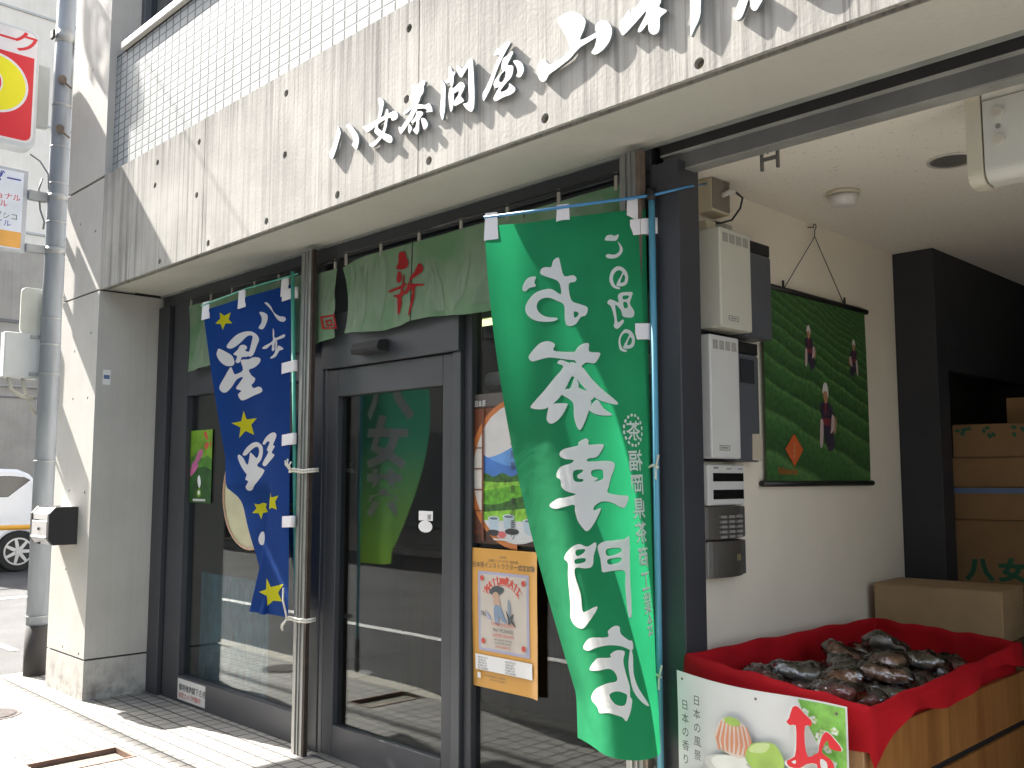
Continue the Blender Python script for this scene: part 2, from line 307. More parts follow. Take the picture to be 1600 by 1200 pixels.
# ---------------------------------------------------------------- traced lettering (metres)
SIGN=[('hachi',[[[(2.807,3.04),(2.821,3.027),(2.83,3.009),(2.829,2.992),(2.813,2.96),(2.798,2.932),(2.781,2.908),(2.769,2.897),(2.747,2.906),(2.744,2.928),(2.758,2.946),(2.779,2.969),(2.794,3.001),(2.802,3.024)]],[[(2.876,3.027),(2.9,3.024),(2.924,3.008),(2.948,2.981),(2.969,2.955),(2.977,2.932),(2.974,2.912),(2.962,2.892),(2.944,2.902),(2.923,2.923),(2.932,2.93),(2.934,2.945),(2.919,2.971),(2.898,2.998),(2.88,3.017)]]]),('onna',[[[(3.117,3.083),(3.142,3.076),(3.158,3.056),(3.154,3.03),(3.143,3.003),(3.127,2.973),(3.117,2.953),(3.134,2.936),(3.161,2.917),(3.199,2.897),(3.22,2.882),(3.223,2.864),(3.213,2.857),(3.189,2.867),(3.151,2.893),(3.112,2.92),(3.094,2.938),(3.098,2.954),(3.111,2.978),(3.124,3.015),(3.126,3.048)]],[[(3.005,2.985),(3.044,2.982),(3.1,2.988),(3.16,2.991),(3.218,2.993),(3.239,2.991),(3.258,2.974),(3.258,2.957),(3.245,2.951),(3.219,2.955),(3.213,2.968),(3.189,2.973),(3.149,2.971),(3.1,2.96),(3.045,2.95),(3.028,2.959)]],[[(3.183,3.017),(3.194,3.002),(3.189,2.97),(3.18,2.932),(3.161,2.904),(3.129,2.885),(3.097,2.873),(3.075,2.876),(3.055,2.889),(3.08,2.891),(3.118,2.902),(3.15,2.92),(3.166,2.949),(3.173,2.984),(3.178,3.01)]]]),('cha',[[[(3.422,3.071),(3.441,3.063),(3.442,3.053),(3.433,3.04),(3.431,3.018),(3.414,3.004),(3.404,2.985),(3.385,2.979),(3.376,2.99),(3.355,2.999),(3.337,3.018),(3.341,3.025),(3.358,3.031),(3.354,3.052),(3.351,3.07),(3.362,3.071),(3.384,3.061),(3.405,3.067)]],[[(3.393,2.982),(3.385,2.971),(3.355,2.968),(3.325,2.96),(3.305,2.957),(3.301,2.966),(3.325,2.974),(3.355,2.982),(3.376,2.99)]],[[(3.376,2.984),(3.41,2.972),(3.444,2.959),(3.469,2.959),(3.482,2.946),(3.49,2.93),(3.492,2.916),(3.478,2.92),(3.453,2.925),(3.459,2.933),(3.436,2.947),(3.402,2.955),(3.381,2.964)]],[[(3.372,2.975),(3.394,2.957),(3.377,2.94),(3.36,2.922),(3.339,2.909),(3.313,2.891),(3.287,2.878),(3.274,2.89),(3.269,2.914),(3.286,2.906),(3.312,2.924),(3.338,2.94),(3.355,2.96)]],[[(3.394,2.946),(3.428,2.934),(3.432,2.922),(3.411,2.908),(3.408,2.885),(3.407,2.86),(3.395,2.847),(3.383,2.855),(3.367,2.873),(3.382,2.878),(3.388,2.89),(3.39,2.906),(3.365,2.902),(3.356,2.912),(3.377,2.923),(3.386,2.932)]],[[(3.343,2.905),(3.361,2.883),(3.352,2.869),(3.344,2.862),(3.335,2.882),(3.339,2.898)]],[[(3.422,2.907),(3.445,2.9),(3.464,2.877),(3.464,2.864),(3.454,2.854),(3.441,2.856),(3.431,2.875),(3.424,2.894)]]]),('toi',[[[(3.547,3.031),(3.562,3.02),(3.573,3.0),(3.573,2.96),(3.571,2.91),(3.564,2.879),(3.556,2.864),(3.544,2.888),(3.54,2.922),(3.546,2.961),(3.548,3.001)]],[[(3.594,3.075),(3.607,3.066),(3.617,3.047),(3.634,3.041),(3.624,3.024),(3.622,2.998),(3.612,2.985),(3.602,3.004),(3.577,3.012),(3.572,3.022),(3.59,3.028),(3.595,3.047)]],[[(3.641,3.064),(3.656,3.059),(3.675,3.041),(3.696,3.048),(3.711,3.063),(3.727,3.066),(3.738,3.054),(3.741,3.027),(3.746,2.973),(3.749,2.908),(3.747,2.866),(3.738,2.851),(3.726,2.851),(3.702,2.869),(3.683,2.894),(3.702,2.892),(3.716,2.901),(3.714,2.951),(3.713,3.003),(3.713,3.033),(3.701,3.03),(3.682,3.013),(3.67,3.007),(3.656,3.021),(3.644,3.045)]],[[(3.607,2.986),(3.625,2.971),(3.627,2.944),(3.623,2.905),(3.611,2.882),(3.601,2.905),(3.595,2.946),(3.598,2.976)]],[[(3.61,2.975),(3.634,2.978),(3.663,2.989),(3.683,2.98),(3.692,2.965),(3.683,2.947),(3.669,2.931),(3.688,2.906),(3.669,2.902),(3.635,2.9),(3.628,2.914),(3.635,2.925),(3.654,2.939),(3.656,2.956),(3.63,2.953),(3.62,2.959)]]]),('ya',[[[(3.946,3.06),(3.946,3.053),(3.92,3.027),(3.898,3.002),(3.876,2.974),(3.858,2.942),(3.84,2.912),(3.818,2.887),(3.802,2.873),(3.796,2.887),(3.797,2.906),(3.813,2.921),(3.836,2.949),(3.858,2.983),(3.876,3.009),(3.889,3.027),(3.862,3.036),(3.86,3.045),(3.876,3.056),(3.902,3.055),(3.929,3.068)]],[[(3.955,3.021),(3.963,3.011),(3.95,2.995),(3.935,2.974),(3.959,2.964),(3.965,2.949),(3.954,2.921),(3.929,2.908),(3.911,2.897),(3.894,2.882),(3.92,2.877),(3.942,2.885),(3.942,2.9),(3.959,2.887),(3.974,2.872),(3.972,2.86),(3.95,2.854),(3.907,2.855),(3.876,2.851),(3.861,2.857),(3.858,2.869),(3.876,2.889),(3.889,2.901),(3.872,2.904),(3.858,2.916),(3.863,2.934),(3.885,2.949),(3.907,2.958),(3.9,2.976),(3.909,3.005),(3.929,3.011)],[(3.918,2.956),(3.924,2.95),(3.922,2.932),(3.907,2.917),(3.891,2.921),(3.887,2.933),(3.898,2.948)]],[[(3.965,2.979),(3.989,2.974),(4.01,2.957),(4.02,2.935),(4.018,2.92),(4.005,2.906),(3.991,2.909),(3.982,2.916),(3.989,2.929),(3.982,2.953)]]]),('yama',[[[(4.257,3.066),(4.281,3.055),(4.307,3.034),(4.322,3.013),(4.322,2.998),(4.314,2.978),(4.299,2.948),(4.369,2.95),(4.371,2.954),(4.367,2.971),(4.376,2.982),(4.394,2.984),(4.416,2.977),(4.431,2.961),(4.44,2.942),(4.44,2.92),(4.429,2.898),(4.411,2.884),(4.393,2.876),(4.368,2.873),(4.35,2.886),(4.364,2.9),(4.37,2.915),(4.372,2.932),(4.339,2.928),(4.302,2.923),(4.276,2.912),(4.249,2.897),(4.211,2.886),(4.18,2.878),(4.148,2.87),(4.136,2.856),(4.122,2.851),(4.108,2.858),(4.096,2.874),(4.089,2.898),(4.094,2.923),(4.109,2.935),(4.125,2.932),(4.141,2.915),(4.156,2.905),(4.188,2.908),(4.219,2.913),(4.242,2.923),(4.25,2.932),(4.244,2.955),(4.227,2.993),(4.204,3.031),(4.189,3.059),(4.201,3.067),(4.228,3.072)]]]),('mura',[[[(4.473,2.928),(4.479,2.916),(4.488,2.9),(4.506,2.906),(4.549,2.929),(4.587,2.951),(4.639,2.982),(4.656,3.0),(4.61,3.027),(4.565,2.994),(4.55,2.981),(4.523,2.969),(4.517,2.979),(4.498,2.964),(4.479,2.951)]],[[(4.587,2.95),(4.588,3.069),(4.651,3.043),(4.648,2.964),(4.641,2.95),(4.644,2.94),(4.669,2.922),(4.663,2.915),(4.643,2.907),(4.641,2.886),(4.639,2.867),(4.63,2.858),(4.619,2.858),(4.607,2.864),(4.597,2.879),(4.593,2.903),(4.578,2.893),(4.563,2.886),(4.553,2.89),(4.555,2.899),(4.573,2.92),(4.587,2.94)]],[[(4.764,3.04),(4.804,3.024),(4.799,2.884),(4.797,2.861),(4.789,2.841),(4.775,2.822),(4.764,2.805),(4.76,2.809),(4.761,2.874)]],[[(4.685,3.006),(4.858,2.962),(4.863,2.937),(4.69,2.98)]]]),('ki',[[[(4.967,2.845),(4.976,2.861),(4.992,2.86),(4.96,2.887),(4.937,2.856),(4.926,2.835),(4.917,2.818),(4.918,2.805),(4.926,2.797),(4.939,2.798),(4.947,2.805),(4.956,2.821)]],[[(4.973,2.843),(4.975,2.822),(4.979,2.811),(4.988,2.804),(4.996,2.805),(5.007,2.817),(5.015,2.827),(5.021,2.839),(4.993,2.87),(4.976,2.861)]],[[(5.07,2.887),(5.182,2.843),(5.168,2.805),(5.139,2.803),(5.106,2.824),(5.082,2.848)]]])]
NOREN=[[[(2.755,2.522),(2.802,2.518),(2.818,2.489),(2.836,2.46),(2.829,2.438),(2.793,2.434),(2.74,2.442),(2.735,2.456),(2.75,2.474)]],[[(2.751,2.431),(2.772,2.418),(2.778,2.39),(2.758,2.371),(2.736,2.387),(2.741,2.416)]],[[(2.668,2.344),(2.721,2.35),(2.804,2.36),(2.83,2.357),(2.805,2.344),(2.742,2.34),(2.69,2.334)]],[[(2.716,2.317),(2.764,2.321),(2.793,2.401),(2.804,2.396),(2.79,2.324),(2.82,2.329),(2.805,2.308),(2.774,2.3),(2.78,2.273),(2.76,2.223),(2.744,2.225),(2.743,2.297),(2.717,2.308)]],[[(2.905,2.439),(2.93,2.438),(2.945,2.41),(2.925,2.394),(2.876,2.376),(2.851,2.354),(2.946,2.34),(2.941,2.331),(2.891,2.332),(2.887,2.278),(2.858,2.201),(2.848,2.203),(2.867,2.274),(2.871,2.328),(2.826,2.305),(2.815,2.32),(2.845,2.361),(2.855,2.385),(2.885,2.406)]],[[(3.395,2.297),(3.408,2.307),(3.433,2.294),(3.429,2.283),(3.404,2.29)]],[[(2.085,2.286),(2.21,2.285),(2.237,2.205),(2.107,2.216)],[(2.105,2.275),(2.196,2.276),(2.218,2.216),(2.123,2.223)]],[[(2.128,2.26),(2.18,2.262),(2.202,2.226),(2.14,2.228)],[(2.144,2.251),(2.172,2.253),(2.185,2.236),(2.152,2.235)]]]
NORENL=[[[(1.71,2.469),(1.744,2.467),(1.768,2.436),(1.764,2.406),(1.736,2.401),(1.707,2.414)]],[[(1.709,2.377),(1.744,2.348),(1.767,2.321),(1.745,2.311),(1.71,2.334)]],[[(1.719,2.278),(1.747,2.281),(1.755,2.225),(1.748,2.111),(1.725,2.119)]]]
GREEN=[[[(0.3337,0.0833),(0.3274,0.0969),(0.3172,0.1222),(0.2846,0.1225),(0.272,0.1297),(0.2793,0.1364),(0.3017,0.14),(0.2971,0.1719),(0.2691,0.1813),(0.2399,0.1898),(0.2479,0.2046),(0.267,0.2075),(0.2864,0.2201),(0.3074,0.2232),(0.3216,0.2199),(0.3257,0.207),(0.3249,0.1809),(0.3505,0.1703),(0.3771,0.1625),(0.4023,0.1615),(0.4221,0.1665),(0.4301,0.1772),(0.421,0.1892),(0.3949,0.1992),(0.3523,0.2048),(0.3621,0.2096),(0.3933,0.2096),(0.4374,0.2041),(0.466,0.1924),(0.4757,0.1788),(0.466,0.1648),(0.4355,0.1491),(0.3967,0.1441),(0.3656,0.1459),(0.3338,0.1585),(0.3343,0.139),(0.3481,0.1283),(0.384,0.1189),(0.4065,0.1111),(0.4008,0.101),(0.3817,0.0993),(0.3632,0.1009),(0.3538,0.0884)],[(0.2899,0.1956),(0.2745,0.1986),(0.2783,0.2047),(0.2904,0.2073)]],[[(0.4805,0.1378),(0.4726,0.1252),(0.4528,0.115),(0.4247,0.1155),(0.4324,0.1264),(0.4273,0.135),(0.4526,0.1364),(0.4689,0.1425)]],[[(0.4792,0.2737),(0.4597,0.2619),(0.4289,0.25),(0.3952,0.2477),(0.3689,0.2559),(0.377,0.2674),(0.3318,0.2727),(0.2894,0.2756),(0.2916,0.29),(0.334,0.2872),(0.3957,0.28),(0.4442,0.2824),(0.4685,0.2827)]],[[(0.287,0.3038),(0.3036,0.285),(0.2956,0.2716),(0.2744,0.2612),(0.2461,0.2601),(0.247,0.276),(0.2087,0.2798),(0.2201,0.293),(0.2338,0.2992),(0.263,0.2967)]],[[(0.3514,0.2872),(0.3099,0.2983),(0.2937,0.3036),(0.3226,0.3249),(0.3426,0.3421),(0.3723,0.361),(0.4283,0.3776),(0.4924,0.3729),(0.4707,0.3604),(0.426,0.3423),(0.3839,0.3219),(0.3448,0.3012),(0.3657,0.2933)]],[[(0.3177,0.2934),(0.2769,0.3043),(0.247,0.3279),(0.209,0.3515),(0.1655,0.3724),(0.1623,0.3791),(0.1923,0.3763),(0.2367,0.3662),(0.275,0.3448),(0.3015,0.3258),(0.3212,0.316)]],[[(0.307,0.3233),(0.2945,0.3351),(0.2934,0.3441),(0.2514,0.3546),(0.2446,0.3637),(0.2582,0.3699),(0.2569,0.3766),(0.2961,0.4194),(0.3128,0.4189),(0.3216,0.3965),(0.3214,0.3698),(0.3619,0.3525),(0.343,0.3443),(0.3255,0.3428)]],[[(0.2552,0.3766),(0.2329,0.3685),(0.2149,0.3845),(0.1852,0.3984),(0.2338,0.3971),(0.2654,0.3873)]],[[(0.4069,0.3705),(0.3474,0.371),(0.3442,0.3779),(0.3744,0.3989),(0.4094,0.4073),(0.4278,0.3988),(0.4189,0.3812)]],[[(0.3868,0.4631),(0.3665,0.4562),(0.3184,0.4517),(0.3145,0.4459),(0.2876,0.4392),(0.2771,0.4439),(0.2785,0.4513),(0.2389,0.4509),(0.2254,0.4542),(0.2455,0.4699),(0.2606,0.4754),(0.2833,0.4763),(0.2873,0.4821),(0.2225,0.4822),(0.1947,0.4872),(0.2004,0.5002),(0.2116,0.5116),(0.224,0.5288),(0.2294,0.5403),(0.1835,0.5456),(0.154,0.5477),(0.1605,0.5592),(0.1765,0.5688),(0.1945,0.5655),(0.2221,0.5577),(0.2553,0.5556),(0.2822,0.5638),(0.2839,0.5709),(0.2608,0.567),(0.2687,0.5769),(0.2859,0.591),(0.3057,0.6036),(0.3209,0.6077),(0.3335,0.6005),(0.3479,0.5874),(0.3524,0.57),(0.3529,0.5598),(0.3854,0.5623),(0.4315,0.5664),(0.4605,0.5632),(0.4622,0.5572),(0.4165,0.5473),(0.3875,0.5462),(0.3425,0.541),(0.3778,0.5346),(0.3954,0.5254),(0.3956,0.5135),(0.4115,0.5072),(0.4051,0.497),(0.3861,0.4885),(0.3479,0.4836),(0.3379,0.4779),(0.3643,0.4757),(0.3853,0.4706)],[(0.3421,0.4985),(0.3099,0.4963),(0.3108,0.5007),(0.3291,0.5061),(0.3274,0.5121),(0.3107,0.5139),(0.3144,0.5182),(0.3429,0.5161)],[(0.2765,0.4985),(0.2427,0.4978),(0.2386,0.5052),(0.2436,0.5153),(0.2751,0.519),(0.2572,0.5136),(0.2786,0.5087)]],[[(0.4325,0.6568),(0.3974,0.64),(0.3561,0.6305),(0.3241,0.6351),(0.2951,0.6276),(0.2927,0.6353),(0.3058,0.651),(0.3153,0.669),(0.3399,0.6737),(0.3812,0.6733),(0.3897,0.6881),(0.3774,0.7196),(0.3829,0.7447),(0.3739,0.7511),(0.3216,0.7397),(0.3324,0.7519),(0.38,0.7761),(0.4124,0.7824),(0.4555,0.7782),(0.4734,0.7655),(0.45,0.741),(0.4288,0.6892),(0.4155,0.6657)],[(0.37,0.642),(0.3346,0.6396),(0.3413,0.6465),(0.3681,0.6521)],[(0.3778,0.6582),(0.3392,0.6555),(0.3413,0.6624),(0.3784,0.6659)]],[[(0.2882,0.6353),(0.2639,0.6266),(0.2277,0.625),(0.1887,0.6237),(0.1689,0.623),(0.1863,0.6848),(0.1943,0.7202),(0.2041,0.7552),(0.2159,0.7592),(0.2169,0.7371),(0.2108,0.7018),(0.2056,0.6796),(0.2518,0.6785),(0.283,0.6803),(0.2849,0.6714),(0.2849,0.6557)],[(0.2587,0.6402),(0.2129,0.6389),(0.21,0.6457),(0.2576,0.6524)],[(0.2592,0.6582),(0.2131,0.656),(0.22,0.6635),(0.2574,0.6672)]],[[(0.4234,0.8172),(0.3875,0.8012),(0.3597,0.7951),(0.3005,0.7922),(0.2971,0.7821),(0.2725,0.7733),(0.2556,0.7748),(0.2552,0.7866),(0.2321,0.798),(0.2185,0.8007),(0.2244,0.8157),(0.2583,0.8083),(0.3009,0.8062),(0.351,0.8124),(0.3925,0.8203)]],[[(0.2312,0.8133),(0.2258,0.8243),(0.2347,0.8543),(0.2259,0.8806),(0.195,0.9106),(0.221,0.9045),(0.2461,0.8841),(0.2498,0.8582),(0.2463,0.8367)]],[[(0.4105,0.8545),(0.3679,0.8356),(0.3481,0.8299),(0.3038,0.8272),(0.3018,0.8215),(0.2778,0.8147),(0.2526,0.8171),(0.2623,0.8321),(0.2613,0.8537),(0.2561,0.8753),(0.2607,0.8924),(0.2569,0.9011),(0.2822,0.9334),(0.2985,0.9274),(0.3466,0.9241),(0.3977,0.9293),(0.4138,0.9199),(0.4631,0.9119),(0.4056,0.89),(0.3356,0.873),(0.2961,0.8669),(0.2958,0.8539),(0.3155,0.8467),(0.365,0.8531)],[(0.3319,0.8924),(0.3025,0.8844),(0.2737,0.8881),(0.2718,0.8945),(0.285,0.9076),(0.3155,0.9066)]],[[(0.1581,0.0575),(0.1513,0.0496),(0.1332,0.0481),(0.1216,0.0509),(0.1061,0.0481),(0.1101,0.0561),(0.1197,0.0608),(0.1465,0.0597)]],[[(0.1108,0.0626),(0.0966,0.0727),(0.0946,0.0824),(0.1083,0.0919),(0.1273,0.0963),(0.1511,0.0955),(0.1593,0.0903),(0.15,0.0868),(0.1263,0.0889),(0.1071,0.0822),(0.1059,0.0725)]],[[(0.1521,0.1358),(0.1429,0.1216),(0.1204,0.1126),(0.0956,0.116),(0.0795,0.1288),(0.0829,0.1446),(0.1006,0.1519),(0.1289,0.1498),(0.1014,0.1256),(0.1184,0.1206),(0.1348,0.1283),(0.1395,0.1393),(0.1321,0.1506),(0.1141,0.1556),(0.1208,0.1581),(0.1405,0.1543),(0.1506,0.1454)],[(0.098,0.1288),(0.1124,0.1446),(0.0974,0.1437),(0.091,0.1351)]],[[(0.1673,0.1846),(0.1573,0.1776),(0.1397,0.1805),(0.1248,0.1839),(0.1259,0.1713),(0.1123,0.1651),(0.0854,0.1635),(0.0633,0.1643),(0.0695,0.1744),(0.0782,0.187),(0.0606,0.2009),(0.0671,0.2119),(0.0928,0.2136),(0.1128,0.2106),(0.1177,0.1996),(0.1379,0.1884),(0.1376,0.2057),(0.1342,0.2229),(0.114,0.2174),(0.1108,0.223),(0.1363,0.2353),(0.1508,0.2304),(0.1458,0.218),(0.1538,0.1928)],[(0.1054,0.1714),(0.0809,0.1707),(0.0859,0.1764),(0.1051,0.1783)],[(0.106,0.184),(0.0918,0.184),(0.0883,0.1933),(0.1037,0.1949)]],[[(0.1377,0.2591),(0.1279,0.2462),(0.1069,0.2363),(0.0822,0.2393),(0.0657,0.2506),(0.0695,0.266),(0.0899,0.2732),(0.1217,0.2715),(0.0909,0.2477),(0.1102,0.2438),(0.1248,0.2508),(0.1305,0.2616),(0.1233,0.2733),(0.1045,0.277),(0.1135,0.2801),(0.1337,0.2763),(0.1373,0.2677)],[(0.0871,0.2514),(0.1034,0.2662),(0.0863,0.2652),(0.0789,0.2569)]]]
GTXT=[(0.0631,0.4278),(0.0738,0.4825),(0.0664,0.5265),(0.0528,0.5704),(0.0416,0.6142),(0.0338,0.6578),(0.0314,0.701),(0.0267,0.7407),(0.0179,0.7795)]
BLUE=[('y',[[(0.5015,0.0232),(0.4698,0.0369),(0.419,0.0334),(0.4404,0.0531),(0.4147,0.0694),(0.4682,0.0633),(0.4939,0.0809),(0.5047,0.0602),(0.5434,0.0535),(0.5042,0.0428)]]),('w',[[(0.1747,0.0354),(0.1535,0.0381),(0.129,0.0547),(0.1115,0.0737),(0.076,0.0897),(0.0438,0.0953),(0.0314,0.1051),(0.0472,0.1109),(0.076,0.1048),(0.0974,0.0922),(0.1186,0.0728),(0.1467,0.0525)]]),('w',[[(0.2106,0.0614),(0.1865,0.0637),(0.1579,0.0747),(0.1547,0.0886),(0.1661,0.1041),(0.189,0.1172),(0.219,0.1095),(0.1992,0.0967),(0.1946,0.0803)]]),('w',[[(0.1192,0.1231),(0.1107,0.1341),(0.1051,0.1548),(0.0433,0.1502),(0.0432,0.1601),(0.0979,0.164),(0.1091,0.1777),(0.1094,0.191),(0.1281,0.1923),(0.1276,0.1723),(0.1658,0.1815),(0.1969,0.1773),(0.1807,0.1714),(0.1236,0.1628),(0.121,0.143)]]),('w',[[(0.1016,0.1652),(0.0906,0.1698),(0.0945,0.1926),(0.0834,0.1806),(0.0503,0.1924),(0.054,0.197),(0.0761,0.1979),(0.0985,0.2122),(0.1289,0.2163),(0.1403,0.2127),(0.1134,0.2039),(0.1042,0.1916)]]),('w',[[(0.4803,0.137),(0.4363,0.1197),(0.3809,0.1094),(0.3201,0.1087),(0.271,0.1149),(0.2324,0.1299),(0.2181,0.1468),(0.2359,0.1633),(0.2646,0.1871),(0.2921,0.1924),(0.3176,0.1843),(0.2973,0.173),(0.2809,0.1545),(0.2651,0.1327),(0.2807,0.1256),(0.3148,0.1265),(0.3611,0.1378),(0.4081,0.1458),(0.4529,0.1473)]]),('w',[[(0.4322,0.1672),(0.3934,0.158),(0.3679,0.1473),(0.3326,0.1499),(0.3127,0.1609),(0.3323,0.1688),(0.2982,0.178),(0.3188,0.1893),(0.3641,0.1856),(0.3814,0.1974),(0.4055,0.1998),(0.4218,0.1927),(0.404,0.1792),(0.4201,0.1721)]]),('w',[[(0.5388,0.137),(0.4894,0.1534),(0.4428,0.1729),(0.4316,0.1951),(0.4522,0.2032),(0.5028,0.1976),(0.5432,0.179),(0.563,0.1555),(0.5526,0.1425)]]),('w',[[(0.4624,0.2073),(0.4499,0.2244),(0.4345,0.2331),(0.3664,0.2267),(0.376,0.1946),(0.3117,0.1986),(0.2662,0.1971),(0.224,0.2036),(0.2125,0.2133),(0.2354,0.2242),(0.2723,0.2303),(0.3151,0.2324),(0.2959,0.2515),(0.2655,0.265),(0.2827,0.2767),(0.3038,0.2814),(0.287,0.2933),(0.238,0.2931),(0.2118,0.3041),(0.2228,0.3131),(0.2935,0.3164),(0.398,0.3219),(0.4278,0.3104),(0.4328,0.2977),(0.4016,0.2904),(0.4451,0.2791),(0.4174,0.2662),(0.3793,0.2528),(0.3824,0.2473),(0.431,0.2509),(0.473,0.2676),(0.5214,0.2823),(0.5548,0.2809),(0.5757,0.2682),(0.5671,0.2548),(0.5218,0.2309),(0.481,0.2105)]]),('y',[[(0.4044,0.3553),(0.3853,0.3849),(0.284,0.3888),(0.3477,0.405),(0.3322,0.4383),(0.4118,0.4203),(0.4741,0.4387),(0.4504,0.4061),(0.5198,0.3861),(0.4372,0.3866)]]),('w',[[(0.4638,0.4943),(0.4261,0.476),(0.3683,0.4639),(0.3095,0.4634),(0.2603,0.4777),(0.256,0.4955),(0.2795,0.5205),(0.327,0.5379),(0.2584,0.5523),(0.2511,0.5614),(0.3154,0.585),(0.4022,0.6086),(0.4493,0.6137),(0.4606,0.6064),(0.4158,0.5854),(0.4392,0.5777),(0.4273,0.5623),(0.4459,0.5523),(0.4831,0.5276),(0.5081,0.5009),(0.4934,0.4925),(0.4596,0.506),(0.4218,0.5308),(0.4027,0.5046),(0.3929,0.4916),(0.3617,0.5025),(0.3257,0.5135),(0.2985,0.4929),(0.3083,0.479),(0.3458,0.4788),(0.3912,0.4872),(0.4343,0.4983)]]),('w',[[(0.2501,0.4718),(0.2141,0.4568),(0.1547,0.4458),(0.1166,0.4476),(0.1079,0.4597),(0.1408,0.4832),(0.124,0.4885),(0.1586,0.5056),(0.1306,0.5158),(0.1837,0.5322),(0.2331,0.544),(0.2651,0.5388),(0.256,0.5284),(0.1966,0.5034),(0.2102,0.4939),(0.1744,0.4746),(0.195,0.4689),(0.228,0.4763)]]),('y',[[(0.492,0.6556),(0.4529,0.6589),(0.4052,0.6543),(0.3754,0.6586),(0.3959,0.6691),(0.3838,0.6839),(0.4329,0.6873),(0.4584,0.7063),(0.4714,0.6866),(0.5342,0.6854),(0.4851,0.6715)]]),('y',[[(0.1821,0.6282),(0.1749,0.6442),(0.0947,0.6401),(0.1321,0.658),(0.1155,0.6824),(0.1726,0.6754),(0.2017,0.6799),(0.1961,0.6501)]]),('w',[[(0.4844,0.747),(0.4584,0.7472),(0.4665,0.7668),(0.4961,0.7865),(0.5295,0.7844),(0.5278,0.7667)]]),('y',[[(0.2313,0.8923),(0.1873,0.9178),(0.0476,0.9036),(0.1095,0.9318),(0.065,0.9559),(0.1611,0.9577),(0.2225,0.9772),(0.2279,0.9458),(0.2969,0.9358),(0.2338,0.9265)]])]
# ---------------------------------------------------------------- shared materials
CONC=concrete('concrete_fascia',(.34,.33,.305),(.46,.445,.41),(.07,.068,.063),1.0,top=(2.95,3.46))
CONC2=concrete('concrete_column',(.44,.425,.395),(.50,.485,.455),(.17,.165,.155),.16,low=(0,.32,(.09,.08,.07)))
SOFF=concrete('concrete_soffit',(.47,.46,.41),(.52,.51,.455),(.22,.20,.15),.12)
GREYC=concrete('concrete_weathered',(.29,.27,.24),(.35,.33,.295),(.16,.16,.16),.5)
PALEC=concrete('painted_render',(.70,.65,.57),(.76,.71,.63),(.40,.40,.39),.25)
DARKJ=mat('joint_dark',(.05,.048,.045),.9)
PTILE=tiles('parapet_tile',(0,2),.099,.0522,.0068,(.34,.365,.37),(.085,.09,.09),.04,.75,off=(.02,.0),gx=1.9)
PAVE=tiles('pavement_tile',(0,1),.106,.106,.0105,(.315,.30,.272),(.03,.028,.027),.06,.55,off=(.03,.045))
COPE=mat('coping_stone',(.62,.60,.56),.7,var=.06,bump=.1)
FRAME=mat('dark_aluminium',(.062,.064,.074),.42,.35,var=.10,scale=3,bump=.04,bscale=220)
FRAME2=mat('dark_aluminium_edge',(.085,.088,.10),.36,.45,var=.08,scale=3)
BLACKM=mat('black_metal',(.018,.018,.02),.5,.2)
RUST=mat('rusty_steel',(.16,.12,.095),.75,.2,var=.35,scale=14,bump=.2)
GUIDE=mat('galvanised_guide',(.30,.30,.29),.42,.7,var=.18,scale=9,stretch=(3,3,.6))
TRACK=mat('track_grey',(.16,.16,.165),.5,.4,var=.15)
GLASS=glass('window_glass',(.78,.81,.81),.9)
GLASS2=glass('upper_glass',(.5,.55,.56),1.4)
WALLW=mat('white_plaster',(.80,.74,.62),.85,var=.045,scale=2.5,bump=.12,bscale=140)
def speckled():
    m,b=mk('speckled_ceiling'); N,L=nodes(m); b.inputs['Roughness'].default_value=.9
    g=N.new('ShaderNodeNewGeometry'); mp=N.new('ShaderNodeMapping'); mp.inputs['Scale'].default_value=(1,2.2,1); mp.inputs['Rotation'].default_value=(0,0,.5); L.new(g.outputs['Position'],mp.inputs[0])
    v=N.new('ShaderNodeTexVoronoi'); v.inputs['Scale'].default_value=34; L.new(mp.outputs[0],v.inputs[0])
    t=N.new('ShaderNodeTexNoise'); t.inputs['Scale'].default_value=22; L.new(g.outputs['Position'],t.inputs[0])
    a=N.new('ShaderNodeMath'); a.operation='LESS_THAN'; a.inputs[1].default_value=.2; L.new(v.outputs['Distance'],a.inputs[0])
    c=N.new('ShaderNodeMath'); c.operation='GREATER_THAN'; c.inputs[1].default_value=.55; L.new(t.outputs[0],c.inputs[0])
    e=N.new('ShaderNodeMath'); e.operation='MULTIPLY'; L.new(a.outputs[0],e.inputs[0]); L.new(c.outputs[0],e.inputs[1])
    f=N.new('ShaderNodeMath'); f.operation='MULTIPLY'; f.inputs[1].default_value=.5; L.new(e.outputs[0],f.inputs[0])
    x=N.new('ShaderNodeMix'); x.data_type='RGBA'; x.inputs[6].default_value=(.78,.735,.65,1); x.inputs[7].default_value=(.22,.19,.16,1); L.new(f.outputs[0],x.inputs[0]); L.new(x.outputs[2],b.inputs['Base Color'])
    return m
CEIL=speckled()
DARKROOM=mat('unlit_room_wall',(.022,.018,.015),.8,var=.2,scale=2)  # near black: the rooms' lack of light is put into the wall colour
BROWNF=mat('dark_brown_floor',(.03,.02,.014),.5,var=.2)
WHITE=mat('white_print',(.74,.74,.74),.6,var=.02)
BLACK=mat('black_print',(.02,.02,.022),.6)
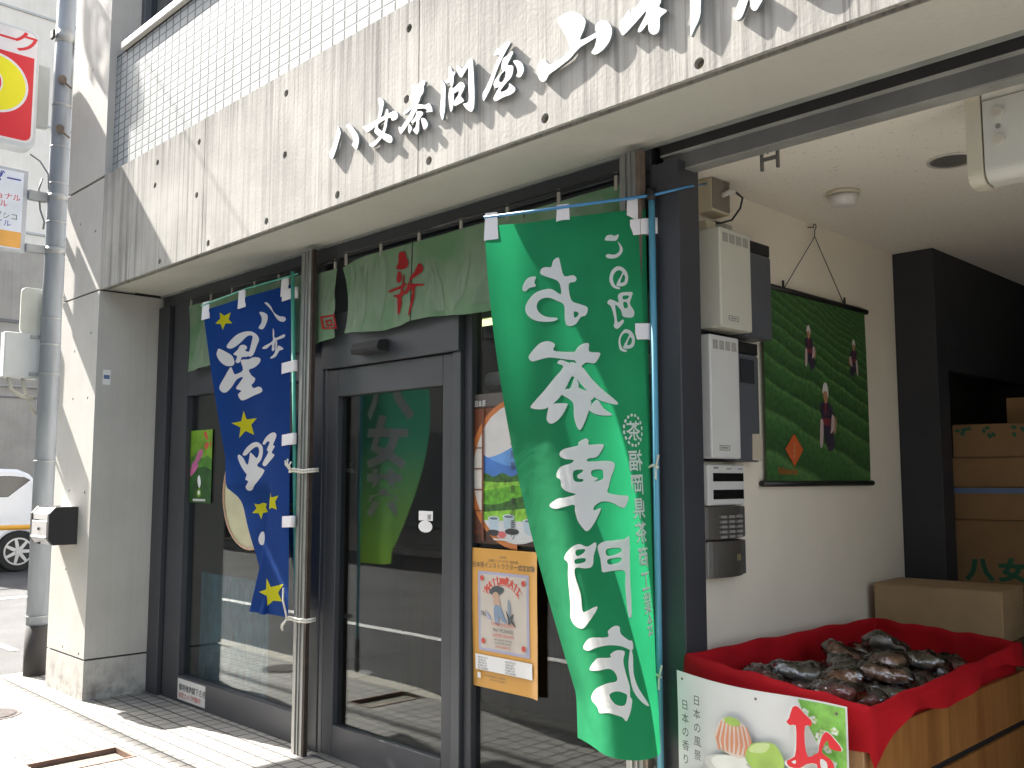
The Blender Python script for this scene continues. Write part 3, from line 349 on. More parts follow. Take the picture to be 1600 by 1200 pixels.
# ---------------------------------------------------------------- the setting: ground, road, pavement
def sheet(name,x0,x1,y0,y1,z,m,kind='structure'):
    b=MB(); b.face([(x0,y0,z),(x1,y0,z),(x1,y1,z),(x0,y1,z)]); o=b.build(name,m); return tag(o,kind=kind)
def asphalt():
    m,b=mk('asphalt'); N,L=nodes(m); b.inputs['Roughness'].default_value=.9
    g=N.new('ShaderNodeNewGeometry'); t=N.new('ShaderNodeTexNoise'); t.inputs['Scale'].default_value=1.1; t.inputs['Detail'].default_value=8; L.new(g.outputs['Position'],t.inputs[0])
    v=N.new('ShaderNodeTexVoronoi'); v.inputs['Scale'].default_value=120; L.new(g.outputs['Position'],v.inputs[0])
    r=N.new('ShaderNodeValToRGB'); r.color_ramp.elements[0].color=(.030,.029,.028,1); r.color_ramp.elements[1].color=(.052,.051,.049,1); r.color_ramp.elements[0].position=.35; r.color_ramp.elements[1].position=.68; L.new(t.outputs[0],r.inputs[0])
    mx=N.new('ShaderNodeMix'); mx.data_type='RGBA'; mx.blend_type='MULTIPLY'; mx.inputs[0].default_value=.6; L.new(r.outputs[0],mx.inputs[6]); L.new(v.outputs['Color'],mx.inputs[7]); 
    h=N.new('ShaderNodeHueSaturation'); h.inputs['Saturation'].default_value=.0; h.inputs['Value'].default_value=1.5; L.new(mx.outputs[2],h.inputs['Color']); L.new(h.outputs[0],b.inputs['Base Color'])
    bp=N.new('ShaderNodeBump'); bp.inputs['Strength'].default_value=.4; bp.inputs['Distance'].default_value=.006; L.new(v.outputs['Distance'],bp.inputs['Height']); L.new(bp.outputs[0],b.inputs['Normal'])
    return m
ASPH=asphalt()
sheet('ground',-150,150,-150,150,-.11,ASPH)
PAINT=mat('road_paint',(.72,.71,.68),.7,var=.12,scale=20)
sheet('road_marking',-60,60,-3.14,-3.02,-.104,PAINT)
sheet('parking_marking',-7.12,-6.95,-1.5,4.5,-.104,PAINT)
sheet('parking_marking',-4.6,-2.9,.02,.09,-.104,PAINT)
# pavement with real openings for the two covers
HX0,HX1,HY0,HY1=1.2,1.45,-1.32,-.70
b=MB()
for q in ((-1.15,HX0,-1.15,0),(HX1,16,-1.15,0),(HX0,HX1,HY1,0)): b.box(*q,-.11,0)
b.box(4.29,9,0,4.6,-.11,0); b.box(0,4.29,0,.02,-.11,0)
tag(b.build('pavement',PAVE),kind='structure')
KERB=mat('kerb_stone',(.50,.47,.40),.8,var=.12,scale=12,bump=.2)
b=MB()
for i in range(-3,28): b.box(.6*i-.55,.6*i+.044,-1.30,-1.153,-.11,.002)
tag(b.build('kerb',KERB,bevel=.008),kind='structure')
b=MB()
for i in range(6): b.box(-1.32,-1.154,-1.3+.6*i,-.706+.6*i,-.11,-.012)
tag(b.build('kerb',KERB,bevel=.008),kind='structure')
# service covers
STEEL=mat('cover_steel',(.26,.24,.20),.5,.6,var=.15,scale=10)
cv=empty('drain_cover',(1.325,-1.0,0),'long recessed rectangular steel drain cover set in the white tiles','drain cover')
b=MB()
for q in ((HX0,HX0+.015,-1.148,HY1),(HX1-.015,HX1,-1.148,HY1),(HX0+.015,HX1-.015,HY1-.015,HY1)): b.box(*q,-.09,.003)
b.build('frame',mat('cover_frame',(.20,.12,.09),.7,.3,var=.3),cv)
b=MB()
for i in range(5): b.box(HX0+.02+.044*i,HX0+.06+.044*i,-1.148,HY1-.02,-.05,-.022)
b.build('slat_panel',STEEL,cv,bevel=.003)
mh=empty('manhole_cover',(-.02,-.97,0),'round patterned iron manhole cover in the sunlit tiles','manhole cover')
b=MB(); b.tube([(-.02,-.97,-.02),(-.02,-.97,.004)],.17,40); b.build('rim',mat('iron_rim',(.08,.068,.064),.6,.5,var=.2),mh)
b=MB(); b.tube([(-.02,-.97,.0),(-.02,-.97,.0065)],.145,40)
for i in range(-6,7):
    w=math.sqrt(max(0,.14**2-(.021*i)**2))
    if w>.02: b.box(-.02+.021*i-.006,-.02+.021*i+.006,-.97-w,-.97+w,.0064,.010)
b.build('lid',mat('iron_lid',(.10,.085,.08),.6,.5,var=.2,scale=20),mh)
# ---------------------------------------------------------------- the building
bld=empty('shop_building',(4,0,0),'grey cast concrete shop building with white tiled parapet over a dark framed shopfront','building')
ZS,ZT=2.679,3.461
def holes_cut(o,holes,y,r=.019,extra=()):
    """cut the formwork tie holes and joints into a concrete face"""
    b=MB()
    off=LOC[o.name]
    for x,z in holes: b.tube([(x,y-.02,z),(x,y+.028,z)],r,14,smooth=False)
    for q in extra: b.box(*q)
    bmesh.ops.translate(b.bm,verts=b.bm.verts,vec=-off); bmesh.ops.recalc_face_normals(b.bm,faces=b.bm.faces)
    me=bpy.data.meshes.new('cut'); b.bm.to_mesh(me); b.bm.free(); c=link(bpy.data.objects.new('cut',me)); c.location=o.matrix_world.translation
    c.location=off if o.parent else (0,0,0)
    bpy.context.view_layer.update()
    md=o.modifiers.new('holes','BOOLEAN'); md.operation='DIFFERENCE'; md.object=c; md.solver='EXACT'
    dg=bpy.context.evaluated_depsgraph_get(); dg.update(); nm=bpy.data.meshes.new_from_object(o.evaluated_get(dg)); o.modifiers.clear(); o.data=nm
    bpy.data.objects.remove(c)
# fascia beam with drip groove under its front edge
b=MB(); b.prism([(-.44,ZS),(-.44,ZT),(.30,ZT),(.30,ZS+.03),(-.02,ZS+.03),(-.02,ZS+.012),(-.375,ZS+.012),(-.375,ZS+.045),(-.422,ZS+.045),(-.422,ZS)],'yz',.004,9.0)
beam=b.build('fascia_beam',CONC,bld)
HOLES=[(2.317,3.35),(2.318,3.031),(3.309,3.344),(3.296,3.032),(3.45,2.725),(4.11,2.722),(4.777,2.715),(1.379,3.34),(.831,3.352),(.807,3.213),(1.369,3.03),(1.528,2.722),(.911,2.72),(2.788,2.724),(2.154,2.724),(5.6,2.722),(5.4,3.3)]
holes_cut(beam,HOLES,-.44,extra=[(x-.003,x+.003,-.46,-.425,ZS-.05,ZT+.05) for x in (1.452,3.378,5.45)])
b=MB(); b.box(.0,9,-.02,-.005,ZS+.03-.032,ZS+.028); b.build('soffit_trim',mat('soffit_trim',(.34,.35,.33),.5,.3,var=.2),bld)
b=MB(); b.box(.004,9,-.4219,-.3751,ZS+.0395,ZS+.0449); b.build('drip_groove',concrete('groove_dark',(.20,.18,.13),(.26,.23,.17),(.08,.075,.05),.5),bld)  # darker concrete strip lining the groove
b=MB(); b.box(.02,9,-.3749,-.0205,ZS+.0085,ZS+.0125); b.build('soffit',SOFF,bld)
# column at the left end
b=MB()
for z0,z1 in ((0,.25),(.262,ZS-.006),(ZS+.006,ZT-.012),(ZT+.006,7.5)): b.box(-.67,0,-.44,-.0 if z1<3.4 else -.2,z0,z1)
col=b.build('column',CONC2,bld)
b=MB(); b.box(-.655,-.015,-.425,-.01,0.01,7.4); b.build('joint_core',DARKJ,bld)
holes_cut(col,[(-.392,1.968),(-.127,1.96),(-.387,1.34),(-.111,1.329),(-.381,.809),(-.375,.297),(-.089,.287),(-.296,4.297),(-.4,2.3),(-.12,2.4),(-.4,3.2),(-.12,3.1)],-.44,.010)
b=MB(); b.box(-.67,0,.0,6,0,7.5); b.build('side_wall',CONC2,bld)
# parapet, coping, window behind it
b=MB(); b.box(.0,9,-.39,-.21,ZT,4.30); b.build('parapet',PTILE,bld)
b=MB(); b.box(.002,9,-.391,-.2,4.301,4.312); b.build('coping_shade_strip',DARKJ,bld)  # dark strip standing in for the shaded line at the coping
b=MB(); b.box(.13,9,-.42,-.2,4.313,4.365); b.build('coping',COPE,bld,bevel=.006)
b=MB(); b.box(-.0,9,.16,.3,4.3,7.5); b.build('upper_back_wall',mat('upper_dark_room',(.07,.06,.055),.8),bld)
uw=MB(); uw.box(.002,.06,-.235,-.16,4.36,7.5); uw.box(2.9,2.96,-.235,-.16,4.36,7.5); uw.box(1.45,1.49,-.235,-.16,4.36,7.5); uw.box(3,9,-.25,.1,4.36,7.5)
upw=uw.build('upper_window',FRAME2,bld,bevel=.004)
b=MB(); b.box(.062,1.448,-.19,-.184,4.37,7.4); b.box(1.492,2.898,-.19,-.184,4.37,7.4); b.build('pane',GLASS2,upw)
b=MB(); b.m(mat('beige_curtain',(.62,.50,.36),.9,var=.05)); b.grid(lambda u,v:(.50+2.3*u,-.10+.02*math.sin(u*60),4.3+3*v),90,2); b.build('curtain',None,upw)
# upper mass, shop rooms
b=MB(); b.box(.0,9,.3,6,ZT-.78+.03,ZT); b.box(0,9,.3,6,ZT,7.5); b.build('upper_storey',GREYC,bld)
# closed dark shop room behind the glass
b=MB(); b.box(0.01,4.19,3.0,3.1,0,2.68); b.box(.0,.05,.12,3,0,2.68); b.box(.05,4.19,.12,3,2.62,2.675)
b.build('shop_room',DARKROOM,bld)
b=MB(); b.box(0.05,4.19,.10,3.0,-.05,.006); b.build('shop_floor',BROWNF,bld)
# open bay on the right
b=MB(); b.box(4.19,4.29,.10,2.028,0,2.66); b.build('bay_wall',WALLW,bld)
b=MB(); b.box(4.19,4.288,2.029,4.6,0,2.66); b.box(4.288,4.49,3.3,3.36,0,2.6); b.build('closet_wall',DARKROOM,bld)  # bay wall turned near black here to paint in the closet's gloom
b=MB(); b.box(4.29,9.0,.10,5,2.601,2.66); b.build('bay_ceiling',CEIL,bld)
b=MB(); b.box(6.9,7.0,.7,4.59,0,2.6); b.build('bay_shade_wall',mat('bay_side_dim',(.34,.31,.27),.85,var=.06),bld)  # unseen wall, set close and dark to cut the light deep in the bay
b=MB(); b.box(4.29,8.9,4.6,4.7,0,2.6); b.build('bay_back_wall',DARKROOM,bld)  # dark colour stands in for the shade deep in the bay
DKP=mat('dark_partition',(.026,.027,.033),.6,var=.12)
b=MB(); b.box(4.291,4.50,2.03,2.17,0,2.6); b.box(4.44,4.50,2.171,4.59,1.98,2.6); b.build('dark_partition',DKP,bld,bevel=.003)
# header rails over both bays
b=MB(); b.box(.02,4.255,-.004,.09,2.60,2.685); b.build('window_head',FRAME,bld,bevel=.003)
b=MB(); b.box(4.30,8.4,.012,.075,2.575,2.70); b.box(4.30,8.4,.082,.099,2.585,2.66); b.build('shutter_track',TRACK,bld,bevel=.002)
b=MB(); b.box(4.30,8.4,-.004,.011,2.64,2.69); b.build('rail_gap',BLACKM,bld)
b=MB(); b.box(4.30,8.4,.0121,.0749,2.569,2.5748); b.box(4.30,8.4,-.0045,.012,2.632,2.6395); b.build('rail_lip',mat('rail_lip',(.36,.36,.34),.5,.4,var=.2),bld)
# door-top latch hanging from the track
lt=MB(); lt.box(4.668,4.678,.09,.10,2.515,2.60); lt.box(4.731,4.741,.09,.10,2.515,2.60); lt.box(4.678,4.731,.092,.098,2.548,2.562); lt.tube([(4.70,.085,2.57),(4.712,.085,2.59),(4.70,.085,2.605)],.004,6)
tag(lt.build('latch_bracket',mat('latch_steel',(.22,.21,.20),.4,.7)),'small steel latch bracket hanging under the shutter track','bracket')
# ---------------------------------------------------------------- shopfront: frames, panes, door
sf=empty('shop_window',(.9,0,0),'dark aluminium shop window of the left bay with a low sill','window')
b=MB(); b.box(.005,.165,-.03,.06,0,2.6); b.box(.20,.425,-.005,.07,.0,2.6); b.box(.425,1.92,-.005,.07,0,.165); b.box(.425,1.92,-.005,.07,1.965,2.13); b.box(1.92,2.035,-.005,.07,0,2.6); b.box(.425,1.92,.0,.065,2.56,2.6)
b.build('frame',FRAME,sf,bevel=.004)
b=MB(); b.box(.166,.199,.005,.06,0,2.6); b.build('seal',BLACKM,sf)
b=MB(); b.box(.426,1.919,.035,.041,.166,1.964); b.box(.426,1.919,.035,.041,2.131,2.559); b.build('pane',GLASS,sf)
rf=empty('shop_window',(3.7,0,0),'tall fixed shop window beside the door holding the two large posters','window')
b=MB(); b.box(3.165,3.215,.015,.08,0,2.6); b.box(3.215,4.25,.015,.08,0,.13); b.box(3.215,4.25,.015,.08,2.55,2.6)
b.build('frame',FRAME,rf,bevel=.004)
b=MB(); b.box(3.216,4.249,.045,.051,.131,2.549); b.build('pane',GLASS,rf)
b=MB(); b.box(4.27,4.40,-.035,.098,0,2.60); b.build('jamb_post',FRAME,rf,bevel=.004)
b=MB(); b.box(4.285,4.30,-.037,-.0352,0,2.60); b.build('jamb_reflection',FRAME2,rf)  # thin lighter strip painted in for the reflection along the jamb
dr=empty('sliding_door',(2.6,0,0),'automatic glazed sliding door in a dark aluminium frame','door')
b=MB(); b.box(2.075,2.17,.0,.06,.01,2.0); b.box(3.03,3.105,.0,.06,.01,2.0); b.box(2.17,3.03,.0,.06,.01,.165); b.box(2.17,3.03,.0,.06,1.855,2.0); b.build('leaf_frame',FRAME,dr,bevel=.004)
b=MB(); b.box(2.171,3.029,.03,.036,.166,1.854); b.build('pane',GLASS,dr)
b=MB(); b.box(2.037,3.16,-.018,.09,2.005,2.30); b.box(2.037,3.16,.02,.09,2.30,2.6); b.build('header_box',FRAME,dr,bevel=.004)
b=MB(); b.box(3.106,3.16,-.005,.09,0,2.004); b.box(2.037,2.074,.0,.09,0,2.004); b.build('door_jamb',FRAME2,dr,bevel=.003)
b=MB(); b.prism([(-.019,2.05),(-.019,2.115),(-.075,2.105),(-.09,2.07),(-.08,2.05)],'yz',2.40,2.63); b.build('sensor',mat('sensor_black',(.016,.016,.018),.8),dr,bevel=.004)
s=Sheet((2.825,.0285,1.268),(.105,0,0),(0,0,-.045),(0,-1,0)); s.base(WHITE); s.text(BLACK,'開',.62,.85,.026); s.build('door_sticker',dr)
b=MB(); b.prism([(2.875+.052*math.cos(a*.3142),1.195+.028*math.sin(a*.3142)) for a in range(20)],'xz',.0282,.0290); b.build('push_plate_sticker',WHITE,dr)
b=MB(); b.box(2.075,3.105,-.04,.10,-.002,.008); b.build('threshold',GUIDE,dr)
# shutter guide posts in front of the glass
def guide(name,x0,x1,y0,y1,label,rust):
    g=empty(name,((x0+x1)/2,(y0+y1)/2,0),label,'post','shutter guide posts')
    b=MB(); w=(x1-x0)
    b.box(x0,x1-.02,y0,y0+.012,0,2.655); b.box(x0,x0+.008,y0+.012,y1,0,2.655); b.box(x0+w*.28,x0+w*.34,y0-.006,y0,0,2.655); b.box(x0+w*.52,x0+w*.58,y0-.006,y0,0,2.655)
    b.build('channel',GUIDE,g,bevel=.002)
    b=MB(); b.box(x1-.019,x1,y0+.001,y1,0,2.655); b.build('return_flange',rust,g)
    return g
guide('shutter_post',1.945,2.062,-.10,-.076,'middle grey shutter guide post standing beside the blue banner',mat('rust_edge',(.040,.027,.02),.8,var=.3,scale=20))
guide('shutter_post',4.165,4.262,-.085,-.05,'right grey shutter guide post behind the green banner',RUST)
# things seen behind the glass
tl=empty('strip_light',(2.95,.4,2.2),'pale fluorescent strip light inside above the door','lamp')
b=MB(); b.box(2.5,3.55,.38,.42,2.2,2.225); b.build('tube',emit('lamp_glow',(.75,.80,.38),.75),tl)
b=MB(); b.box(2.48,3.57,.36,.44,2.226,2.27); b.build('housing',mat('lamp_housing',(.5,.52,.35),.6),tl)
bl=MB(); bl.tube([(3.22,.13,1.87),(4.2,.13,1.87)],.04,14); bl.m(bl.mats[0]) if bl.mats else None
tag(bl.build('roller_blind',mat('blind_grey',(.30,.30,.28),.8,var=.15,scale=90)),'grey rolled window blind behind the right window','blind')
# teal cloth screen and counter inside the left bay
b=MB(); b.m(mat('teal_fabric',(.030,.125,.18),.9,var=.35,scale=30,stretch=(1,1,.4))); b.grid(lambda u,v:(.44+.86*u,.13+.012*math.sin(u*22),.01+.80*v),40,4)
tag(b.build('cloth_screen',None),'dark teal cloth screen standing low inside the left window','screen')
ct=empty('shop_counter',(2.3,1.3,0),'brown wooden counter inside the dark shop','counter')
b=MB(); b.box(1.2,2.25,1.2,1.9,.006,.92); b.build('body',wood('counter_wood',(.05,.022,.012),(.08,.035,.018)),ct,bevel=.004)
b=MB(); b.box(1.15,2.3,1.15,1.95,.921,.96); b.build('top',wood('counter_top',(.05,.03,.02),(.09,.05,.03),0),ct,bevel=.005)
# ---------------------------------------------------------------- street behind the camera and parking lot on the left
op=empty('opposite_building',(0,-9,0),'dark office building across the street, seen reflected in the shop glass','building')
b=MB(); b.box(-22,14,-16,-9,-.1,9); b.build('wall',mat('opposite_wall',(.30,.28,.25),.8,var=.2,scale=.8),op)
WPN=mat('opposite_pane',(.13,.13,.13),.5); FR=mat('opposite_frame',(.25,.24,.22),.6)
for i in range(12):
    for z in (.5,4.0):
        x=-21+2.9*i
        b=MB(); b.box(x,x+1.9,-8.99,-8.95,z,z+1.9); w=b.build('window',FR,op)
        b=MB(); b.box(x+.08,x+1.82,-8.949,-8.94,z+.08,z+1.82); b.build('pane',WPN,w)
lw=empty('parking_wall_building',(-14,4,0),'grey concrete building behind the parked white car','building')
b=MB(); b.box(-18,-14,.5,22,-.1,6.0); b.build('wall',GREYC,lw)
b=MB(); b.box(-13.999,-13.97,.5,22,4.52,4.58); b.box(-13.999,-13.98,.5,22,3.02,3.045); b.build('joint_band',mat('joint_band',(.15,.15,.15),.9),lw)
b=MB(); b.tube([(-13.93,.5,3.55),(-13.93,22,3.55)],.035,8); b.tube([(-13.93,.5,3.25),(-13.93,22,3.25)],.02,8); b.build('pipe',mat('wall_pipe',(.35,.35,.34),.6),lw)
tw=empty('pale_tower_block',(-24,4,0),'pale rendered block rising behind the grey concrete building','building')
b=MB(); b.box(-32,-22,1.5,30,-.1,22); b.build('wall',PALEC,tw)
b=MB()
for z in (8.3,11.5,14.7): b.box(-21.999,-21.96,1.5,30,z,z+.06)
b.build('band',mat('tower_band',(.45,.45,.44),.9),tw)
# ---------------------------------------------------------------- raised sign lettering on the fascia
SIGNW=mat('sign_white',(.80,.80,.80),.35,var=.02); SIGNE=mat('sign_edge',(.23,.26,.27),.4,.4,var=.1)
sg=empty('shop_sign',(4,-.45,3),'raised white brush lettering standing off the concrete fascia','sign')
for name,strokes in SIGN:
    b=MB()
    for k,rings in enumerate(strokes):
        VF=outline2d([spline_round(r,3) for r in rings]); e=.0005*k
        b.m(SIGNW); put(b,VF,lambda x,z:(x,-.458-e,z))
        b.m(SIGNE)
        for r in rings:
            rr=spline_round(r,3); n=len(rr)
            for i in range(n):
                (x0,z0),(x1,z1)=rr[i],rr[(i+1)%n]
                b.face([(x0,-.458-e,z0),(x1,-.458-e,z1),(x1,-.4445,z1),(x0,-.4445,z0)],True)
    b.build('character',None,sg)
# ---------------------------------------------------------------- utility pole and what hangs on it
POLE=mat('pole_grey',(.23,.255,.29),.55,.25,var=.14,scale=5,stretch=(3,3,.5),bump=.05)
GALV=mat('galvanised',(.30,.31,.315),.5,.5,var=.15)
up=empty('utility_pole',(-1.1,-.37,0),'grey steel utility pole with a black wrapped foot beside the column','pole')
b=MB(); b.tube([(-1.1,-.37,-.1),(-1.1,-.37,8.5)],[.074,.062],24); b.build('shaft',POLE,up)
b=MB(); b.tube([(-1.1,-.37,-.1),(-1.1,-.37,.36)],.0785,24); b.build('foot_wrap',mat('black_wrap',(.022,.02,.02),.7,var=.3),up)
for z,h,r in ((3.555,.05,.081),(3.14,.05,.082),(4.83,.10,.078),(4.28,.02,.078),(3.95,.012,.079),(3.66,.012,.0795),(3.36,.012,.08),(2.62,.012,.081),(2.42,.012,.081),(2.2,.012,.081),(1.55,.012,.083),(1.0,.012,.083),(.42,.01,.0855)):
    b=MB(); r-=.0085; b.tube([(-1.1,-.37,z-h/2),(-1.1,-.37,z+h/2)],r,24); b.build('band',GALV,up)
for z in (4.45,4.06):
    b=MB(); b.m(RUST); b.tube([(-1.02,-.40,z+.01),(-1.0,-.41,z+.01)],.032,10); b.tube([(-1.01,-.40,z),(-.99,-.34,z-.05)],.008,6); b.build('bolt',None,up)
b=MB(); b.box(-1.13,-1.07,-.47,-.45,4.80,4.86); b.box(-1.13,-1.07,-.29,-.25,4.78,4.85); b.box(-1.08,-1.03,-.29,-.23,4.70,4.80); b.build('clamp',BLACKM,up)
b=MB(); b.box(-1.15,-1.02,-.275,-.20,4.28,4.62); b.build('terminal_box',mat('terminal_beige',(.50,.50,.42),.6),up,bevel=.006)
b=MB(); b.box(-1.22,-1.15,-.56,-.445,4.10,4.585); b.build('sign_mount_box',mat('mount_grey',(.50,.50,.46),.6,var=.06),up,bevel=.006)
# rounded backing plate and junction box
def rrect(y0,y1,z0,z1,r,n=5):
    out=[]
    for cy,cz,a0 in ((y1-r,z1-r,0),(y0+r,z1-r,90),(y0+r,z0+r,180),(y1-r,z0+r,270)):
        for i in range(n+1):
            a=R(a0+90*i/n); out.append((cy+r*math.cos(a),cz+r*math.sin(a)))
    return out
b=MB(); b.prism(rrect(-.56,-.20,2.50,2.855,.04),'yz',-1.215,-1.19); b.build('backing_plate',mat('plate_beige',(.52,.52,.46),.6,var=.1),up,bevel=.004)
b=MB(); b.box(-1.27,-1.17,-.665,-.42,2.165,2.505); b.build('junction_box',mat('junction_grey',(.50,.51,.51),.55,var=.05),up,bevel=.008)
for y,z in ((-.47,2.48),(-.47,2.20)):
    b=MB(); b.box(-1.169,-1.155,y-.02,y+.30,z-.012,z+.012); b.build('strap',GALV,up)
b=MB(); b.tube([(-1.2,-.62,2.17),(-1.19,-.60,2.08),(-1.18,-.53,2.03),(-1.16,-.45,2.02)],.014,8); b.tube([(-1.2,-.52,2.17),(-1.19,-.51,2.1),(-1.17,-.47,1.97),(-1.15,-.44,1.90)],.014,8); b.build('conduit',mat('conduit_beige',(.42,.40,.33),.6),up)
b=MB(); b.tube([(-1.16,-.56,3.87),(-1.12,-.50,3.82),(-1.08,-.45,3.72),(-1.06,-.449,3.6)],.006,6); b.tube([(-1.14,-.47,3.70),(-1.12,-.50,3.6),(-1.13,-.48,3.45),(-1.12,-.45,3.36),(-1.11,-.457,3.3)],.007,6); b.build('cable',mat('cable_grey',(.16,.16,.17),.6),up)
# parking sign
RED=mat('sign_red',(.62,.02,.03),.35,var=.03); YEL=mat('sign_yellow',(.80,.72,.01),.35,var=.03); CASE=mat('sign_case',(.55,.57,.58),.4,var=.04); PINKW=mat('sign_face_white',(.72,.68,.69),.35)
ps=empty('parking_sign',(-1.17,-.95,3.85),'red and white parking sign with a big yellow P on the pole','sign')
b=MB(); b.prism(rrect(-1.30,-.545,3.885,4.81,.07),'yz',-1.25,-1.10); b.build('case',CASE,ps,bevel=.012)
s=Sheet((-1.0985,-1.285,4.785),(0,.72,0),(0,0,-.86),(1,0,0))
def rr01(u0,v0,u1,v1,ru,rv,n=6):
    out=[]
    for cu,cv_,a0 in ((u1-ru,v1-rv,0),(u0+ru,v1-rv,90),(u0+ru,v0+rv,180),(u1-ru,v0+rv,270)):
        for i in range(n+1):
            a=R(a0+90*i/n); out.append((cu+ru*math.cos(a),cv_+rv*math.sin(a)))
    return out
s.poly(PINKW,rr01(.0,.0,1,1,.09,.075)); s.poly(RED,[(.02,.22),(.975,.22)]+[(.975-.07+.07*math.cos(R(a)),.98-.06+.06*math.sin(R(a))) for a in (0,30,60,90)]+[(.09+.07*math.cos(R(a)),.92+.06*math.sin(R(a))) for a in (90,120,150,180)])
s.text(RED,'ー',.53,.165,.15,.012,1.25); s.text(RED,'ク',.745,.175,.17,.016,1.15)
def pbowl(r1,r2,c=.60,v0=.30,v1=.72,left=.2):
    cv_=(v0+v1)/2; h=(v1-v0)/2
    return [(left,v0)]+[(c+.30*math.cos(R(a)),cv_+h*math.sin(R(a))) for a in range(-90,91,12)]+[(left,v1)]
s.poly(PINKW,[(.13,.25)]+[(.60+.33*math.cos(R(a)),.52+.265*math.sin(R(a))) for a in range(-90,91,10)]+[(.42,.785),(.42,.95),(.13,.95)])
s.poly(YEL,[(.15,.27)]+[(.60+.305*math.cos(R(a)),.52+.245*math.sin(R(a))) for a in range(-90,91,10)]+[(.40,.765),(.40,.93),(.15,.93)])
s.poly(PINKW,[(.39,.415)]+[(.60+.085*math.cos(R(a)),.52+.105*math.sin(R(a))) for a in range(-90,91,15)]+[(.39,.625)])
s.poly(RED,[(.40,.43)]+[(.60+.07*math.cos(R(a)),.52+.09*math.sin(R(a))) for a in range(-90,91,15)]+[(.40,.61)])
s.build('sign_face',ps)
# white advertising panel under it
ap=empty('panel_sign',(-1.15,-.85,3.1),'white framed sign panel with blue lettering and an orange strip below the parking sign','sign')
b=MB(); b.box(-1.165,-1.115,-1.12,-.575,3.095,3.725); b.build('frame',mat('panel_frame',(.46,.47,.50),.45,.3),ap,bevel=.006)
for za,zb in ((3.51,3.58),(3.11,3.17)):
    b=MB(); b.box(-1.15,-1.09,-.575,-.44,za,zb); b.build('arm',GALV,ap,bevel=.004)
s=Sheet((-1.1135,-1.10,3.70),(0,.49,0),(0,0,-.585),(1,0,0)); s.base(mat('panel_white',(.66,.69,.76),.5)); 
BLU=mat('sign_blue',(.03,.04,.30),.5); s.rect(mat('panel_orange',(.72,.36,.08),.5),0,.78,1,.985)
s.text(BLU,'ダー',.50,.17,.098,.012,1.15); s.text(RED,'ショナル',.50,.375,.055,.0,1.0); s.text(RED,'イル',.56,.475,.055); s.text(mat('sign_green_ink',(.02,.13,.06),.5),'マグシコ',.50,.625,.052); s.text(BLU,'エイル',.52,.72,.052); s.text(PINKW,'1',.6,.86,.04)
s.build('sign_face',ap)
# overhead cables (their shadows cross the tiles and the column)
CAB=mat('black_cable',(.02,.02,.02),.6)
def cable(name,label,pts,r,grp='overhead cables'):
    b=MB(); b.tube(pts,r,8); return tag(b.build(name,CAB),label,'cable',grp)
def sag(p,q,d,n=24):
    p,q=Vector(p),Vector(q); return [p.lerp(q,i/n)-Vector((0,0,4*d*(i/n)*(1-i/n))) for i in range(n+1)]
cable('overhead_cable','thick black overhead cable running along the street',sag((-20,-2.03,7.05),(16,-1.95,7.05),.05),.032)
cable('overhead_cable','thin black overhead cable crossing the street',sag((-2.15,-9,6.75),(-2.15,7,6.65),.02),.0045)
ring=[(-2.16+.01*math.cos(4*a),-.80+.045*math.sin(a)-.001*i,6.36+.28*math.cos(a)) for i,a in enumerate([2*math.pi*k/24 for k in range(60)])]
cable('cable_coil','coiled spare cable hung from the overhead cable',ring,.010)
cable('overhead_cable','slack black service cable beside the coil',[(-2.15,-.86,6.9),(-2.16,-.83,6.3),(-2.16,-.80,6.0),(-2.15,-.765,6.5),(-2.15,-.74,6.9)],.007)
# ---------------------------------------------------------------- mailbox on the column
mbx=empty('mailbox',(-.38,-.45,1.1),'silver fronted mailbox with black sides fixed to the column','mailbox')
prof=[(-.4405,.985),(-.4405,1.235),(-.585,1.235),(-.625,1.19),(-.625,1.02),(-.595,.985)]
for xa,xb in ((-.235,-.20),(-.56,-.525)):
    b=MB(); b.prism(prof,'yz',xa,xb); b.build('side_panel',mat('mailbox_black',(.020,.019,.020),.5),mbx,bevel=.004)
SILV=mat('mailbox_silver',(.55,.55,.56),.32,.7,var=.04)
b=MB(); pr2=[(-.442,.99),(-.442,1.228),(-.583,1.228),(-.62,1.187),(-.62,1.15),(-.60,1.15),(-.60,.99)]; b.prism(pr2,'yz',-.524,-.236); b.build('body',SILV,mbx)
b=MB(); b.prism([(-.602,1.142),(-.626,1.142),(-.626,1.045),(-.632,1.035),(-.625,1.02),(-.602,.99)],'yz',-.522,-.238); b.build('flap',SILV,mbx,bevel=.003)
b=MB(); b.tube([(-.38,-.627,1.09),(-.38,-.634,1.09)],.010,12); b.box(-.40,-.36,-.635,-.618,.99,1.003); b.build('lock',BLACKM,mbx)
# small notice on the column
s=Sheet((.0015,-.395,2.145),(0,.05,0),(0,0,-.10),(1,0,0)); s.base(WHITE,2); s.rect(mat('notice_blue',(.10,.16,.30),.6),.1,.35,.9,.62); tag(s.build('notice_sticker'),'small white notice sticker with a blue block on the shaded column face','sticker')
s=Sheet((.433,-.0065,.150),(.375,0,0),(0,0,-.130),(0,-1,0)); s.base(mat('sticker_white',(.66,.66,.64),.5),4); s.text(BLACK,'御用後施錠下さ点',.05,.52,.043,.012,1.0); s.text(RED,'防犯カメラ作動中',.05,.88,.036,.0,1.0); tag(s.build('sill_sticker'),'white sticker with black and red lettering on the window sill','sticker')
